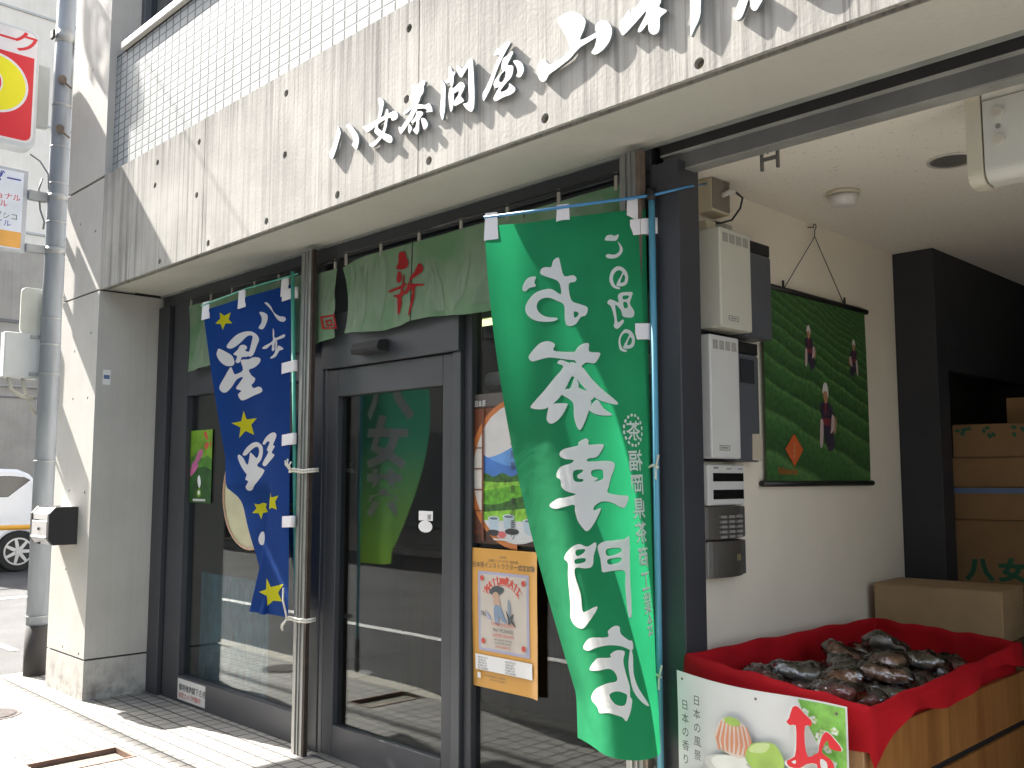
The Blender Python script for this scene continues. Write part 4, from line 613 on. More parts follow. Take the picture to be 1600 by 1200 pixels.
# ---------------------------------------------------------------- white car in the parking lot and the yellow rail
WHITEP=mat('car_white',(.76,.77,.78),.25,var=.02,coat=.6); CGL=mat('car_glass',(.02,.022,.025),.06,spec=.8); TYRE=mat('tyre',(.018,.018,.018),.85,var=.2); RIMM=mat('rim_alloy',(.55,.56,.57),.3,.8)
X1=-10.7
car=empty('parked_car',(-11.55,1.1,-.11),'white parked hatchback seen from the side behind the yellow rail','car')
body=[(2.95,.25),(3.10,.45),(3.12,.85),(3.02,1.08),(2.80,1.28),(2.60,1.50),(2.42,1.575),(1.6,1.60),(.6,1.58),(.1,1.50),(-.55,1.08),(-1.2,.95),(-1.45,.72),(-1.48,.30),(-1.40,.22)]
def arch(cy,r=.36): return [(cy+r*math.cos(R(a)),.20+r*math.sin(R(a))) for a in range(0,181,15)]
prof=body+arch(-.62)[::-1]+arch(2.48)[::-1]
b=MB(); b.prism(prof,'yz',X1-1.62,X1); b.build('body',WHITEP,car,bevel=.05)
b=MB(); b.prism([(2.52,.40+1.05),(2.62,1.40),(2.28,1.12),(1.75,1.10),(1.75,1.46),(2.3,1.47)],'yz',X1-.03,X1+.004); b.build('window',CGL,car,bevel=.01)
b=MB(); b.prism([(1.70,1.10),(1.70,1.46),(.75,1.46),(.70,1.08)],'yz',X1-.03,X1+.004); b.build('window',CGL,car,bevel=.01)
b=MB(); b.prism([(.66,1.07),(.70,1.46),(.25,1.42),(-.25,1.06)],'yz',X1-.03,X1+.004); b.build('window',CGL,car,bevel=.01)
b=MB(); b.box(X1-.02,X1+.012,.5,2.2,.24,.32); b.build('sill_trim',mat('car_trim',(.03,.03,.03),.6),car)
b=MB(); b.prism([(3.0,.80),(3.10,.80),(3.09,1.0),(2.94,1.07)],'yz',X1-.2,X1+.006); b.build('tail_light',mat('tail_red',(.35,.02,.02),.2),car)
b=MB(); b.box(X1-.03,X1+.02,1.2,1.38,.93,.96); b.build('door_handle',WHITEP,car,bevel=.006)
b=MB()
for y in (.68,1.73): b.box(X1-.01,X1+.002,y-.004,y+.004,.34,1.07)
b.build('door_seam',BLACKM,car)
for cy in (-.62,2.48):
    for x0 in (X1-.02,X1-1.40):
        w=bpy.data.objects.new('wheel',None); link(w); w.parent=car; LOC[w.name]=LOC[car.name]
        b=MB(); b.tube([(x0-.20,cy,.225),(x0+.005,cy,.225)],.33,32); b.build('tyre',TYRE,w,bevel=.03)
        b=MB()
        b.m(RIMM); b.tube([(x0+.002,cy,.225),(x0+.012,cy,.225)],.225,28); b.m(BLACKM); b.tube([(x0+.0121,cy,.225),(x0+.014,cy,.225)],.20,28); b.m(RIMM); b.tube([(x0+.013,cy,.225),(x0+.03,cy,.225)],.05,16)
        for k in range(7):
            a=2*math.pi*k/7; c,s_=math.cos(a),math.sin(a)
            b.face([(x0+.018,cy+.04*c-.03*s_,.225+.04*s_+.03*c),(x0+.018,cy+.04*c+.03*s_,.225+.04*s_-.03*c),(x0+.018,cy+.205*c+.022*s_,.225+.205*s_-.022*c),(x0+.018,cy+.205*c-.022*s_,.225+.205*s_+.022*c)])
        b.build('rim',None,w)
yr=empty('guard_rail',(-9,1.6,0),'yellow pipe guard rail in front of the parked white car','rail')
YP=mat('rail_yellow',(.62,.30,.02),.5,var=.08)
b=MB(); b.tube([(-9,-3,.70),(-9,2.95,.70)],.036,14); b.build('rail_pipe',YP,yr)
for y in (-2.6,.2,2.9):
    b=MB(); b.tube([(-9,y,-.11),(-9,y,.70)],.04,12); b.build('leg',YP,yr)
def sstep(a,b,x):
    t=min(1.0,max(0.0,(x-a)/(b-a)));return t*t*(3-2*t)
class FlagSurf:
    """ruled cloth hanging from a vertical pole; u in metres from the pole, v = 0 (top) .. 1 (bottom)"""
    def __init__(s,P0,W,zt0,zt1,zb0,zb1,phi,N=80,M=60,xlean=0.0):
        s.W,s.N,s.M=W,N,M;s.g=[]
        for j in range(M+1):
            v=j/M;x,y=P0[0]+xlean*v,P0[1];row=[]
            for i in range(N+1):
                t=i/N
                a=zt0+(zt1-zt0)*t;b=zb0+(zb1-zb0)*t
                row.append((x,y,a+(b-a)*v))
                ph=math.radians(phi(t+.5/N,v));x-=math.cos(ph)*W/N;y-=math.sin(ph)*W/N
            s.g.append(row)
    def __call__(s,u,v):
        f=min(max(u/s.W,0),1)*s.N;h=min(max(v,0),1)*s.M
        i=min(int(f),s.N-1);j=min(int(h),s.M-1);f-=i;h-=j
        a,b,c,d=s.g[j][i],s.g[j][i+1],s.g[j+1][i],s.g[j+1][i+1]
        return tuple((a[k]*(1-f)+b[k]*f)*(1-h)+(c[k]*(1-f)+d[k]*f)*h for k in range(3))
    def nrm(s,u,v):
        e=.004
        p,q=s(max(u-e,0),v),s(min(u+e,s.W),v);r,w=s(u,max(v-.004,0)),s(u,min(v+.004,1))
        a=[q[k]-p[k] for k in range(3)];b=[w[k]-r[k] for k in range(3)]
        n=(a[1]*b[2]-a[2]*b[1],a[2]*b[0]-a[0]*b[2],a[0]*b[1]-a[1]*b[0]);l=math.sqrt(sum(c*c for c in n)) or 1
        return tuple(c/l for c in n)
def green_phi(t,v):
    b=138-163*sstep(.05,.74,t)
    k=min(1,max(0,v/.92))**.85
    return 39*(1-k)+b*k+5*math.sin(9*t+5*v)+7*math.sin(17*t-3*v)*(1-v)
GREEN_F=FlagSurf((4.270,-.063),.61,2.428,2.375,.488,.49,green_phi,xlean=.02)
def blue_phi(t,v):
    b=max(0,(v-.6)*.72);a=-.19+.82*v
    w=.045
    fold=-195*sstep(a-w,a+w,t)+190*sstep(a+b-w,a+b+w,t)
    return 21-34*min(v,.5)+fold*sstep(.58,.63,v)+(4+6*min(v,.5))*math.sin(7*t+4*v)
BLUE_F=FlagSurf((1.875,-.12),.62,2.485,2.385,.69,.685,blue_phi,N=120,xlean=.05)
# ---------------------------------------------------------------- nobori banners
NW=cloth('banner_print_white',(.80,.80,.80),.35,var=.0); NY=cloth('banner_print_yellow',(.78,.74,.02),.5,var=.0)
GCL=cloth('banner_green',(.018,.26,.108),.42,var=.05); BCL=cloth('banner_blue',(.012,.070,.33),.5,var=.05)
TABM=mat('tab_white',(.72,.70,.72),.7,var=.04)
ROPE=mat('white_rope',(.70,.68,.60),.8,var=.15,scale=60)
def both(bm_,VF,Fl,m,maxlen=.02,d=.0016):
    for sgn in (1,-1):
        bm_.m(m); put(bm_,VF,lambda u,v:tuple(Vector(Fl(u,v))+sgn*d*Vector(Fl.nrm(u,v))),maxlen)
def scaled(VF,Fl,H): return VF
def banner_cloth(name,Fl,m,parent,nu=110,nv=70):
    b=MB(); b.m(m); b.grid(lambda a,c:Fl(a*Fl.W,c),nu,nv); return b.build(name,None,parent)
class UV:  # outlines are traced in (metres from the pole, share of the height)
    pass
def lettering(name,Fl,items,parent):
    b=MB()
    for m,rings in items:
        H=1.9
        VF=outline2d([[(u,v*H) for u,v in spline_round(r,3)] if len(r)>11 or m is not NY else [(u,v*H) for u,v in r] for r in rings])
        for sgn in (1,-1):
            b.m(m); put(b,VF,lambda u,v:tuple(Vector(Fl(u,v/H))+sgn*.0016*Vector(Fl.nrm(u,v/H))),.02)
    return b.build(name,None,parent)
def loop_tab(Fl,u,v,kind,rod,parent):
    """folded white tab round the rod ('top') or the pole ('side')"""
    b=MB(); b.m(TABM)
    if kind=='top':
        p=Vector(Fl(u,0)); q=Vector(Fl(min(u+.01,Fl.W),0))-Vector(Fl(max(u-.01,0),0)); q.normalize(); w=.028
        n=Vector(Fl.nrm(u,0))*.003
        for sg_ in (1,-1):
            b.face([p-q*w+n*sg_-Vector((0,0,.055)),p+q*w+n*sg_-Vector((0,0,.055)),p+q*w*.8+n*sg_+Vector((0,0,rod)),p-q*w*.8+n*sg_+Vector((0,0,rod))])
    else:
        p=Vector(Fl(0,v)); q=Vector(Fl(.03,v))-p; q.normalize(); n=Vector(Fl.nrm(.01,v))*.012
        for sg_ in (1,-1):
            b.face([p+q*.06+n*sg_*.2-Vector((0,0,.03)),p+q*.06+n*sg_*.2+Vector((0,0,.03)),p-q*rod+n*sg_+Vector((0,0,.03)),p-q*rod+n*sg_-Vector((0,0,.03))])
        pr=p-q*rod; b.tube([pr-Vector((0,0,.03)),pr+Vector((0,0,.03))],.0135,10)
    return b.build('tab',None,parent)
# --- green banner, read from behind
gb=empty('nobori_banner',(4.30,-.06,0),'tall green banner with white brush lettering hanging from a blue pole','banner')
gc=banner_cloth('cloth',GREEN_F,GCL,gb)
lettering('lettering',GREEN_F,[(NW,[[(u,v) for u,v in r] for r in g]) for g in GREEN],gb)
b=MB()
H=1.9
chars='茶福岡県茶商工業会'
for (u,v),ch in zip(GTXT,chars):
    sz=.070 if (u,v)!=GTXT[0] else .065
    V,F=text2d(ch,sz*1.12,.0012,1.0,'CENTER')
    u=.100-.03*max(0,v-.6)
    VF=([(u+x,v*H-(y-sz*.45)) for x,y in V],F)
    both(b,VF,lambda a,c,G=GREEN_F:G(a,c/H),NW) if False else None
    for sgn in (1,-1):
        b.m(NW); put(b,VF,lambda a,c:tuple(Vector(GREEN_F(a,c/H))+sgn*.0016*Vector(GREEN_F.nrm(a,c/H))),.02)
u0,v0=GTXT[0]
for k in range(16):
    a0,a1=2*math.pi*k/16,2*math.pi*(k+.62)/16; rg=[]
    for a,r in ((a0,.058),((a0+a1)/2,.060),(a1,.058),(a1,.050),((a0+a1)/2,.049),(a0,.050)): rg.append((.100+r*.85*math.cos(a),v0*H+.02*0+r*math.sin(a)))
    VF=outline2d([rg])
    for sgn in (1,-1):
        b.m(NW); put(b,VF,lambda a,c:tuple(Vector(GREEN_F(a,c/H))+sgn*.0016*Vector(GREEN_F.nrm(a,c/H))),.02)
b.build('small_lettering',None,gb)
BPOLE=mat('pole_blue_plastic',(.10,.33,.46),.35,var=.05); GPOLE=mat('pole_green_plastic',(.07,.36,.27),.35,var=.05)
b=MB(); b.tube([(4.302,-.061,0.0),(4.298,-.061,2.49)],.0125,12); b.build('pole',BPOLE,gb)
pa=Vector((4.298,-.061,2.475)); pf=Vector(GREEN_F(.60,0))+Vector((0,0,.035)); pe=Vector((4.436,-.045,2.478)); pg=Vector((4.340,.235,2.575))
b=MB(); b.tube([pf+(pf-pa)*.02,pa,pe,pg],[.006,.006,.004,.004],8); b.build('crossbar',mat('crossbar_blue',(.06,.25,.50),.4),gb)
b=MB(); b.tube([pa-Vector((0,0,.02)),pa+Vector((0,0,.025))],.018,10); b.build('joint',BLACKM,gb)
for u in (.045,.31,.585): loop_tab(GREEN_F,u,0,'top',.05,gb)
for v in (.035,.24): loop_tab(GREEN_F,0,v,'side',.033,gb)
b=MB()
for z in (1.46,.72): 
    b.tube([(4.318,-.07,z),(4.30,-.078,z+.01),(4.25,-.075,z-.01),(4.235,-.06,z)],.005,6); b.tube([(4.31,-.075,z),(4.33,-.085,z+.045)],.004,6); b.tube([(4.31,-.075,z),(4.316,-.085,z-.04)],.004,6)
b.build('tie_rope',ROPE,gb)
# --- blue banner
bb=empty('nobori_banner',(1.93,-.12,0),'blue banner with yellow stars and white brush lettering by the middle post','banner')
banner_cloth('cloth',BLUE_F,BCL,bb,150,70)
lettering('lettering',BLUE_F,[(NW if c=='w' else NY,g) for c,g in BLUE],bb)
b=MB(); b.tube([(1.90,-.03,0.0),(1.905,-.130,2.55)],.011,12); b.build('pole',GPOLE,bb)
pa=Vector((1.906,-.128,2.53)); pf=Vector(BLUE_F(.62,0))+Vector((0,0,.03))
b=MB(); b.tube([pf+(pf-pa)*.02,pf.lerp(pa,.5)+Vector((0,0,.012)),pa,pa+(pa-pf)*.05],.005,8); b.build('crossbar',GPOLE,bb)
for u in (.04,.33,.60): loop_tab(BLUE_F,u,0,'top',.045,bb)
for v in (.03,.255,.475,.72): loop_tab(BLUE_F,0,v,'side',.034,bb)
for k,z in enumerate((1.465,.69)):
    b=MB()
    lp=[(1.93,-.15,z),(1.96,-.142,z+.004),(2.02,-.126,z-.004),(2.085,-.122,z+.0),(2.088,-.07,z+.004)]
    for d in (0,.012): b.tube([(x,y+.012,q+d-.008) for x,y,q in lp],.0055,6)
    for dx,dz in ((-.03,.05),(-.005,.06),(.03,.045)) if k==0 else ((-.02,.16),(-.03,-.05),(-.02,-.06)): b.tube([(1.955,-.146,z),(1.955+dx*.6,-.165,z+dz*.6),(1.955+dx,-.16,z+dz)],.005,6)
    b.build('tie_rope',ROPE,bb)
# --- second green banner on the pavement edge, seen only as a reflection in the door
def rg_phi(t,v): return 180-150*v*sstep(.25,.62,t)+5*math.sin(5*t+3*v)
RB=FlagSurf((.20,-1.5),.64,2.55,2.55,.77,.77,rg_phi)
NW2=cloth('banner_print_pale',(.95,.95,.95),.0,var=.0)
rb=empty('nobori_banner',(.20,-1.5,0),'pale green banner at the kerb, seen only as a reflection in the door','banner')
m_=cloth('banner_gradient',(.03,.22,.13),.18); N_,L_=nodes(m_); g_=N_.new('ShaderNodeNewGeometry'); sx_=N_.new('ShaderNodeSeparateXYZ'); L_.new(g_.outputs['Position'],sx_.inputs[0]); r_=N_.new('ShaderNodeMapRange'); r_.inputs[1].default_value=.8; r_.inputs[2].default_value=1.7; L_.new(sx_.outputs[2],r_.inputs[0])
x_=N_.new('ShaderNodeMix'); x_.data_type='RGBA'; x_.inputs[6].default_value=(.42,.70,.14,1); x_.inputs[7].default_value=(.08,.36,.24,1); L_.new(r_.outputs[0],x_.inputs[0])
for q_ in list(N_):
    if q_.type in ('BSDF_PRINCIPLED','BSDF_TRANSLUCENT'): L_.new(x_.outputs[2],q_.inputs[0])
banner_cloth('cloth',RB,m_,rb,40,20)
b=MB()
for i,ch in enumerate('八女茶'):
    V,F=text2d(ch,.44-.03*i,.016,.95,'CENTER'); z0=.62+.385*i
    VF=([(.30-.02*i+x,z0-y) for x,y in V],F)
    for sgn in (1,-1):
        b.m(NW2); put(b,VF,lambda a,c:tuple(Vector(RB(min(max(a,0),.64),c/1.78))+sgn*.003*Vector(RB.nrm(min(max(a,.01),.63),c/1.78))),.05)
b.build('lettering',None,rb)
b=MB(); b.tube([(.18,-1.5,0.0),(.18,-1.5,2.62)],.012,10); b.build('pole',BPOLE,rb)
b=MB(); b.tube([(.16,-1.5,2.58),(.82,-1.50,2.58)],.006,8); b.build('crossbar',BPOLE,rb)
b=MB(); b.tube([(.18,-1.5,-.108),(.18,-1.5,-.07)],.13,20); b.tube([(.18,-1.5,-.07),(.18,-1.5,.2)],.02,10); b.build('base',mat('banner_base',(.20,.20,.20),.6),rb,bevel=.02)
# ---------------------------------------------------------------- noren curtains over the shopfront
NCL=cloth('noren_green',(.19,.35,.19),.35,var=.1,col2=(.30,.41,.28),sc=3.2); NLF=cloth('noren_leaf',(.27,.37,.26),.25,var=.05); NRED=cloth('noren_red',(.38,.02,.02),.2,var=.0)
def noren(label,x0,x1,zt,zb,slits,leaves,prints,pinch=(),y=-.048,ends=(0,0)):
    root=empty('noren_curtain',((x0+x1)/2,y,zt),label,'curtain','green noren curtains over the shopfront')
    def drop(x):
        w=.007*math.sin(x*17)+.004*math.sin(x*41+1)
        return w
    def S_(x,z):
        k=(zt-z)/(zt-zb)
        return (x,y-.004+drop(x)*(.25+.9*k),z)
    edges=[x0]+slits+[x1]
    for a,c in zip(edges[:-1],edges[1:]):
        b=MB(); b.m(NCL); n=max(6,int((c-a)/.03))
        tl=[p for p in pinch if abs(p[0]-a)<.02]; tr=[p for p in pinch if abs(p[0]-c)<.02]
        def G(u,v):
            x=a+.004+(c-a-.008)*u
            dz=.0
            if tl: x+= tl[0][1]*max(0,1-u*3)*(4*v*(1-v)*.6+.25*v); dz-=tl[0][2]*max(0,1-u*2.5)**2*(1-v)
            if tr: x-= tr[0][1]*max(0,1-(1-u)*3)*(4*v*(1-v)*.6+.25*v); dz-=tr[0][2]*max(0,1-(1-u)*2.5)**2*(1-v)
            z=zt+ends[0]*(x-x0)-(zt-zb)*v+dz+.012*math.sin(x*9)*v
            return (x,S_(x,z)[1],z)
        b.grid(G,n,14); p=b.build('curtain_panel',None,root)
    b=MB()
    for (x,z,w,h,an) in leaves:
        pts=[]
        for i in range(13):
            t=i/12; pts.append((w*math.sin(math.pi*t)**1.2*(.55 if t<.5 else .45),h*(t-.5)))
        pts+=[(-px_*.8,pz) for px_,pz in pts[::-1][1:-1]]
        ca,sa=math.cos(an),math.sin(an); ring=[(x+px_*ca-pz*sa,z+px_*sa+pz*ca) for px_,pz in pts]
        ring=[(min(max(px_,x0+.012),x1-.012),min(max(pz,zb+.03),zt-.03)) for px_,pz in ring]
        b.m(NLF); put(b,outline2d([ring]),lambda q,w_:tuple(Vector(S_(q,w_))+Vector((0,-.0022,0))),.03)
    b.build('leaf_pattern',None,root)
    if prints:
        b=MB()
        for rings in prints:
            b.m(NRED); put(b,outline2d([spline_round(r,2) if len(r)>4 else r for r in rings]),lambda q,w_:tuple(Vector(S_(q,w_))+Vector((0,-.0042,0))),.03)
        b.build('lettering',None,root)
    nl=int((x1-x0)/.27)
    for i in range(nl+1):
        b=MB(); x=x0+.03+(x1-x0-.06)*i/max(1,nl); b.box(x-.008,x+.008,y-.004,y+.004,zt-.02,zt+.052); b.build('loop',mat('loop_white',(.36,.33,.29),.8),root)
    b=MB(); b.tube([(x0-.02,y+.002,zt+.045),(x1+.02,y+.002,zt+.045)],.008,8); b.build('rod',BLACKM,root)
    return root
rnd_=random.Random(3)
lv=[(rnd_.uniform(2.32,4.1),rnd_.uniform(2.24,2.42),rnd_.uniform(.05,.09),rnd_.uniform(.25,.42),rnd_.uniform(-.7,.3)) for _ in range(26)]
noren('wide green noren with red lettering over the sliding door and right window',2.265,4.15,2.555,2.165,[2.86,3.62],lv,NOREN[:6],pinch=[(2.265,.06,.03)])
lv=[(2.06+.05*i,2.40-.02*i,.04,.25,-.5) for i in range(4)]
noren('narrow green noren flap with a square red seal beside the middle post',1.935,2.225,2.53,2.150,[],lv,NOREN[6:],pinch=[(2.225,.03,.0)])
lv=[(rnd_.uniform(.55,1.8),rnd_.uniform(2.22,2.42),.07,.35,rnd_.uniform(-.7,.3)) for _ in range(14)]
noren('green noren hanging behind the blue banner in the left bay',.50,1.925,2.55,2.125,[1.2],lv,NORENL,pinch=[(.50,.05,.0)])
# ---------------------------------------------------------------- posters in the windows (inside the glass)
def P_(n,c,r=.45,v=.06,s=14): return mat('print_'+n,c,r,var=v,scale=s)
WD=P_('shoji_brown',(.16,.045,.02)); WD2=P_('shoji_dark',(.055,.022,.016)); SKY_=P_('pale_sky',(.60,.58,.58)); MT1=P_('hill_blue',(.05,.16,.48),v=.25,s=8); MT2=P_('hill_far',(.11,.28,.62),v=.2,s=8); GR1=P_('field_green',(.10,.34,.02),v=.45,s=40); GR2=P_('field_light',(.20,.45,.04),v=.35,s=40); GR3=P_('field_dark',(.03,.11,.015),v=.5,s=40); CUP=P_('cup_blue',(.40,.50,.58),v=.08); CUPD=P_('cup_shadow',(.12,.17,.22)); INK=P_('ink',(.03,.03,.035)); GLOW=P_('glow_orange',(.50,.16,.04)); GREYP=P_('grey_wood',(.10,.085,.08))
s=Sheet((3.20,.034,1.80),(.72,0,0),(0,0,-.665),(0,-1,0)); s.base(WD2,10)
s.rect(WD,0,.10,1,.34); s.rect(GREYP,0,0,1,.085); s.rect(P_('shoji_mid',(.10,.035,.022)),0,.34,.10,.95)
C_=(.40,.535); RU,RV=.40,.455 
def cres(r0,a0,a1,n=26): return [(C_[0]+r0*RU/.44*math.cos(a0+(a1-a0)*i/n),C_[1]+r0*RV/.44*math.sin(a0+(a1-a0)*i/n)) for i in range(n+1)]
s.poly(GLOW,cres(.475,R(90),R(270))); s.poly(P_('shoji_paper',(.62,.58,.54)),cres(.43,R(95),R(265)))
full=cres(.44,0,2*math.pi)[:-1]
def clipx(pts,x): return [(max(x,u),v) for u,v in pts]
s.poly(SKY_,clipx(full,.105))
def band(f,g): 
    out=[];lim=lambda u:(max(0,RU**2-(u-C_[0])**2))**.5*RV/RU
    us=[.106+.69*i/40 for i in range(41)]
    top=[(u,max(f(u),C_[1]-lim(u))) for u in us]; bot=[(u,max(min(g(u),C_[1]+lim(u)),max(f(u),C_[1]-lim(u))+.001)) for u in us]
    return top+bot[::-1]
s.poly(MT2,band(lambda u:.33+.10*abs(math.sin(u*5+1.0)),lambda u:.62)); s.poly(MT1,band(lambda u:.36+.13*abs(math.sin(u*4.2+3.1)),lambda u:.62))
s.poly(GR3,band(lambda u:.545+.012*math.sin(u*40),lambda u:.62)); s.poly(GR2,band(lambda u:.575+.02*math.sin(u*6),lambda u:.70)); s.poly(GR1,band(lambda u:.635+.025*math.sin(u*5+2),lambda u:.84)); s.poly(GR3,band(lambda u:.715+.03*math.sin(u*9)-.02*u,lambda u:.80)); s.poly(GR2,band(lambda u:.80-.08*u,lambda u:.90)); s.poly(P_('cloth_white',(.56,.57,.60)),band(lambda u:.845,lambda u:1.1))
for cu,cv,w in ((.20,.86,.05),(.33,.845,.05),(.52,.87,.07)):
    s.poly(CUP,[(cu-w,cv-.03),(cu+w,cv-.03),(cu+w*.75,cv+.045),(cu+w*.3,cv+.06),(cu-w*.3,cv+.06),(cu-w*.75,cv+.045)]); s.ell(P_('cup_lip',(.55,.62,.66)),cu,cv-.03,w,.014); s.ell(CUPD,cu,cv-.028,w*.8,.009)
s.poly(CUP,[(.58,.85),(.66,.82),(.65,.84),(.59,.89)]); s.ell(INK,.20,.925,.06,.02); s.ell(INK,.36,.912,.06,.02); s.ell(P_('sweet_pink',(.55,.12,.13)),.275,.935,.035,.022); s.rect(P_('tray_white',(.6,.6,.6)),.20,.962,.50,.972)
for v in (.36,.50,.64,.78,.92): s.rect(WD,.0,v,.10,v+.008)
s.rect(WD,.095,.10,.112,.98)
s.text(WHITE,'日本茶',.025,.082,.030,.003,.8,); s.text(INK,'日本の風景、日本の香り',.37,.165,.036,.0006,.85,'CENTER',True,1.38)
s.build('landscape_poster'); lp=bpy.data.objects['landscape_poster']; tag(lp,'window poster of a round window framing blue hills, tea field and cups','poster')
# orange examination poster
ORG=mat('poster_orange',(.60,.31,.065),.4,var=.04); CRM=mat('poster_cream',(.52,.47,.42),.5,var=.06); LILAC=mat('poster_lilac',(.36,.36,.50),.5); PRD=mat('poster_red',(.55,.07,.05),.5); PBL=mat('poster_dark',(.06,.075,.085),.5); PSK=mat('poster_skin',(.50,.34,.24),.5)
s=Sheet((3.20,.028,1.115),(.425,0,0),(0,0,-.60),(0,-1,0)); s.bend=lambda u,v:.006*math.sin(3*v+1)+.016*max(0,u-.85)/.15*max(0,v-.55)+.010*max(0,u-.9)/.1
s.base(ORG,20)
s.text(PBL,'2015年度',.5,.062,.011,0,.9,'CENTER'); s.text(PBL,'日本茶インストラクター協会主催',.5,.092,.013,0,.9,'CENTER'); s.text(PBL,'日本茶インストラクター認定試験',.5,.136,.0255,.0012,.98,'CENTER')
s.rect(LILAC,.13,.165,.87,.735); s.rect(CRM,.165,.185,.835,.715)
arc=lambda r,a:(.5+r*math.cos(R(a)),.41+r*.62*math.sin(R(a)))
s.poly(PRD,[arc(.335,a) for a in range(-152,-27,6)]+[arc(.25,a) for a in range(-28,-153,-6)])
s.poly(CRM,[arc(.327,a) for a in range(-150,-29,6)]+[arc(.258,a) for a in range(-30,-151,-6)])
for i,ch in enumerate('MAIL-RAIL'):
    a=-142+i*13; u,v=arc(.268,a)
    if ch!='-':
        V,F=text2d(ch,.045,.0025,.8,'CENTER'); q=R((a+90)*.72); ca,sa=math.cos(q),math.sin(q); s.mb.m(PRD); s.k+=.25
        put(s.mb,(V,F),lambda x,y:s.P(u+(x*ca+y*sa)/.425,v+(x*sa-y*ca)/.60),None)
s.rect(PRD,.455,.205,.56,.245)
# figure in a wide hat, leaves and a small dark bird shape
s.poly(PBL,[(.30,.31),(.36,.27),(.44,.26),(.52,.275),(.50,.305),(.44,.325),(.36,.33)],round_=2); s.ell(PSK,.40,.335,.05,.03); s.poly(PSK,[(.37,.36),(.45,.355),(.47,.40),(.40,.41),(.36,.38)],round_=2); s.poly(mat('poster_blue',(.20,.27,.38),.5),[(.38,.40),(.46,.40),(.52,.47),(.56,.515),(.50,.51),(.44,.48),(.45,.53),(.39,.53),(.37,.46)],round_=2)
s.poly(mat('poster_leaf',(.22,.27,.33),.5),[(.58,.34),(.615,.40),(.61,.46),(.585,.46),(.57,.40)],round_=2); s.poly(PBL,[(.54,.42),(.60,.47),(.66,.44),(.64,.49),(.69,.54),(.62,.51),(.58,.53),(.57,.48)],round_=1); s.poly(LILAC,[(.24,.44),(.30,.47),(.34,.51),(.28,.50)],round_=1)
for cu,cv in ((.195,.215),(.80,.225),(.205,.665),(.79,.675)): s.ell(PRD,cu,cv,.03,.02,14)
s.text(PBL,'No',.18,.485,.030,.001,.8)
for t,v,h,m in (('EXTRA CHOICEST',.545,.019,PRD),('MAY PICKINGS',.585,.020,PBL),('GARDEN GROWN',.620,.017,PRD),('FIRST CROP OF THE YEAR',.648,.010,PBL),('UJI AND YAME DISTRICT',.670,.010,PBL),('JAPAN GREEN TEA',.697,.012,PRD)): s.text(m,t,.5,v,h,.0005,.9,'CENTER')
s.rect(WHITE,.085,.765,.915,.875)
for u0 in (.12,.53):
    for k in range(5): s.text(PBL,('試験日時 平成27年','会場 福岡 東京','受験料 詳細下記','申込期間 六月末','問合せ 協会事務局')[k],u0,.792+.019*k,.0085,0,.9)
s.text(PBL,'特定非営利活動法人 日本茶協会',.22,.915,.009); s.text(PBL,'お問い合わせは店頭まで',.30,.938,.009); s.rect(WHITE,.12,.895,.165,.935)
s.build('exam_poster'); tag(bpy.data.objects['exam_poster'],'orange exam poster with a cream vintage tea label, taped below the landscape poster','poster')
# green leaflet, cream round fan, paper strip in the left bay
PK=P_('petal',(.50,.12,.30),v=.2); LG=P_('leaf_bright',(.16,.34,.02),v=.35,s=10); LD=P_('leaf_deep',(.02,.085,.015),v=.5,s=10)
s=Sheet((.43,.030,1.735),(.30,0,0),(0,0,-.470),(0,-1,0)); s.base(LD,6); s.poly(LG,[(0,0),(1,0),(1,.42),(.8,.36),(.55,.40),(.3,.32),(0,.40)]); s.poly(P_('leaf_mid',(.06,.19,.02),v=.4),[(0,.39),(.3,.31),(.55,.39),(.8,.35),(1,.41),(1,.56),(.7,.5),(.4,.52),(0,.62)])
for pts in ([(.25,.40),(.40,.28),(.55,.27),(.58,.33),(.42,.42),(.30,.44)],[(.02,.58),(.12,.45),(.30,.42),(.38,.50),(.22,.58),(.06,.64)]): s.poly(PK,pts,round_=3)
for pts in ([(.60,.04),(.70,.02),(.80,.12),(.74,.14)],[(.66,.20),(.80,.17),(.84,.22),(.72,.28)],[(.88,.20),(.96,.16),(.94,.24)]): s.poly(PRD,pts,round_=2)
s.poly(WHITE,[(.38,.66),(.46,.62),(.54,.72),(.48,.80),(.40,.74)],round_=2); s.ell(LG,.46,.86,.10,.06); s.ell(WHITE,.46,.86,.05,.03,12)
for i in range(9): s.rect(WHITE,.20+.065*i,.945,.25+.065*i,.975)
s.build('flower_leaflet'); tag(bpy.data.objects['flower_leaflet'],'small green leaflet with pink petals stuck inside the left window','leaflet')
b=MB(); b.m(mat('fan_cream',(.52,.50,.33),.6,var=.1)); b.tube([(1.24,.032,1.335),(1.24,.026,1.335)],.33,40); b.m(mat('fan_rim',(.50,.33,.22),.6))
b.tube([(1.24+.33*math.cos(a*.1571),.024,1.335+.33*math.sin(a*.1571)) for a in range(41)],.008,6)
tag(b.build('paper_fan',None),'round cream paper fan half hidden behind the blue banner','fan')
s=Sheet((1.76,.030,1.66),(.085,0,0),(0,0,-.64),(0,-1,0)); s.base(WHITE,4); s.text(INK,'八女茶新茶入荷',.5,.04,.06,.002,.9,'CENTER',True,1.3); s.build('paper_strip'); tag(bpy.data.objects['paper_strip'],'narrow white paper strip with black lettering behind the blue banner','notice')
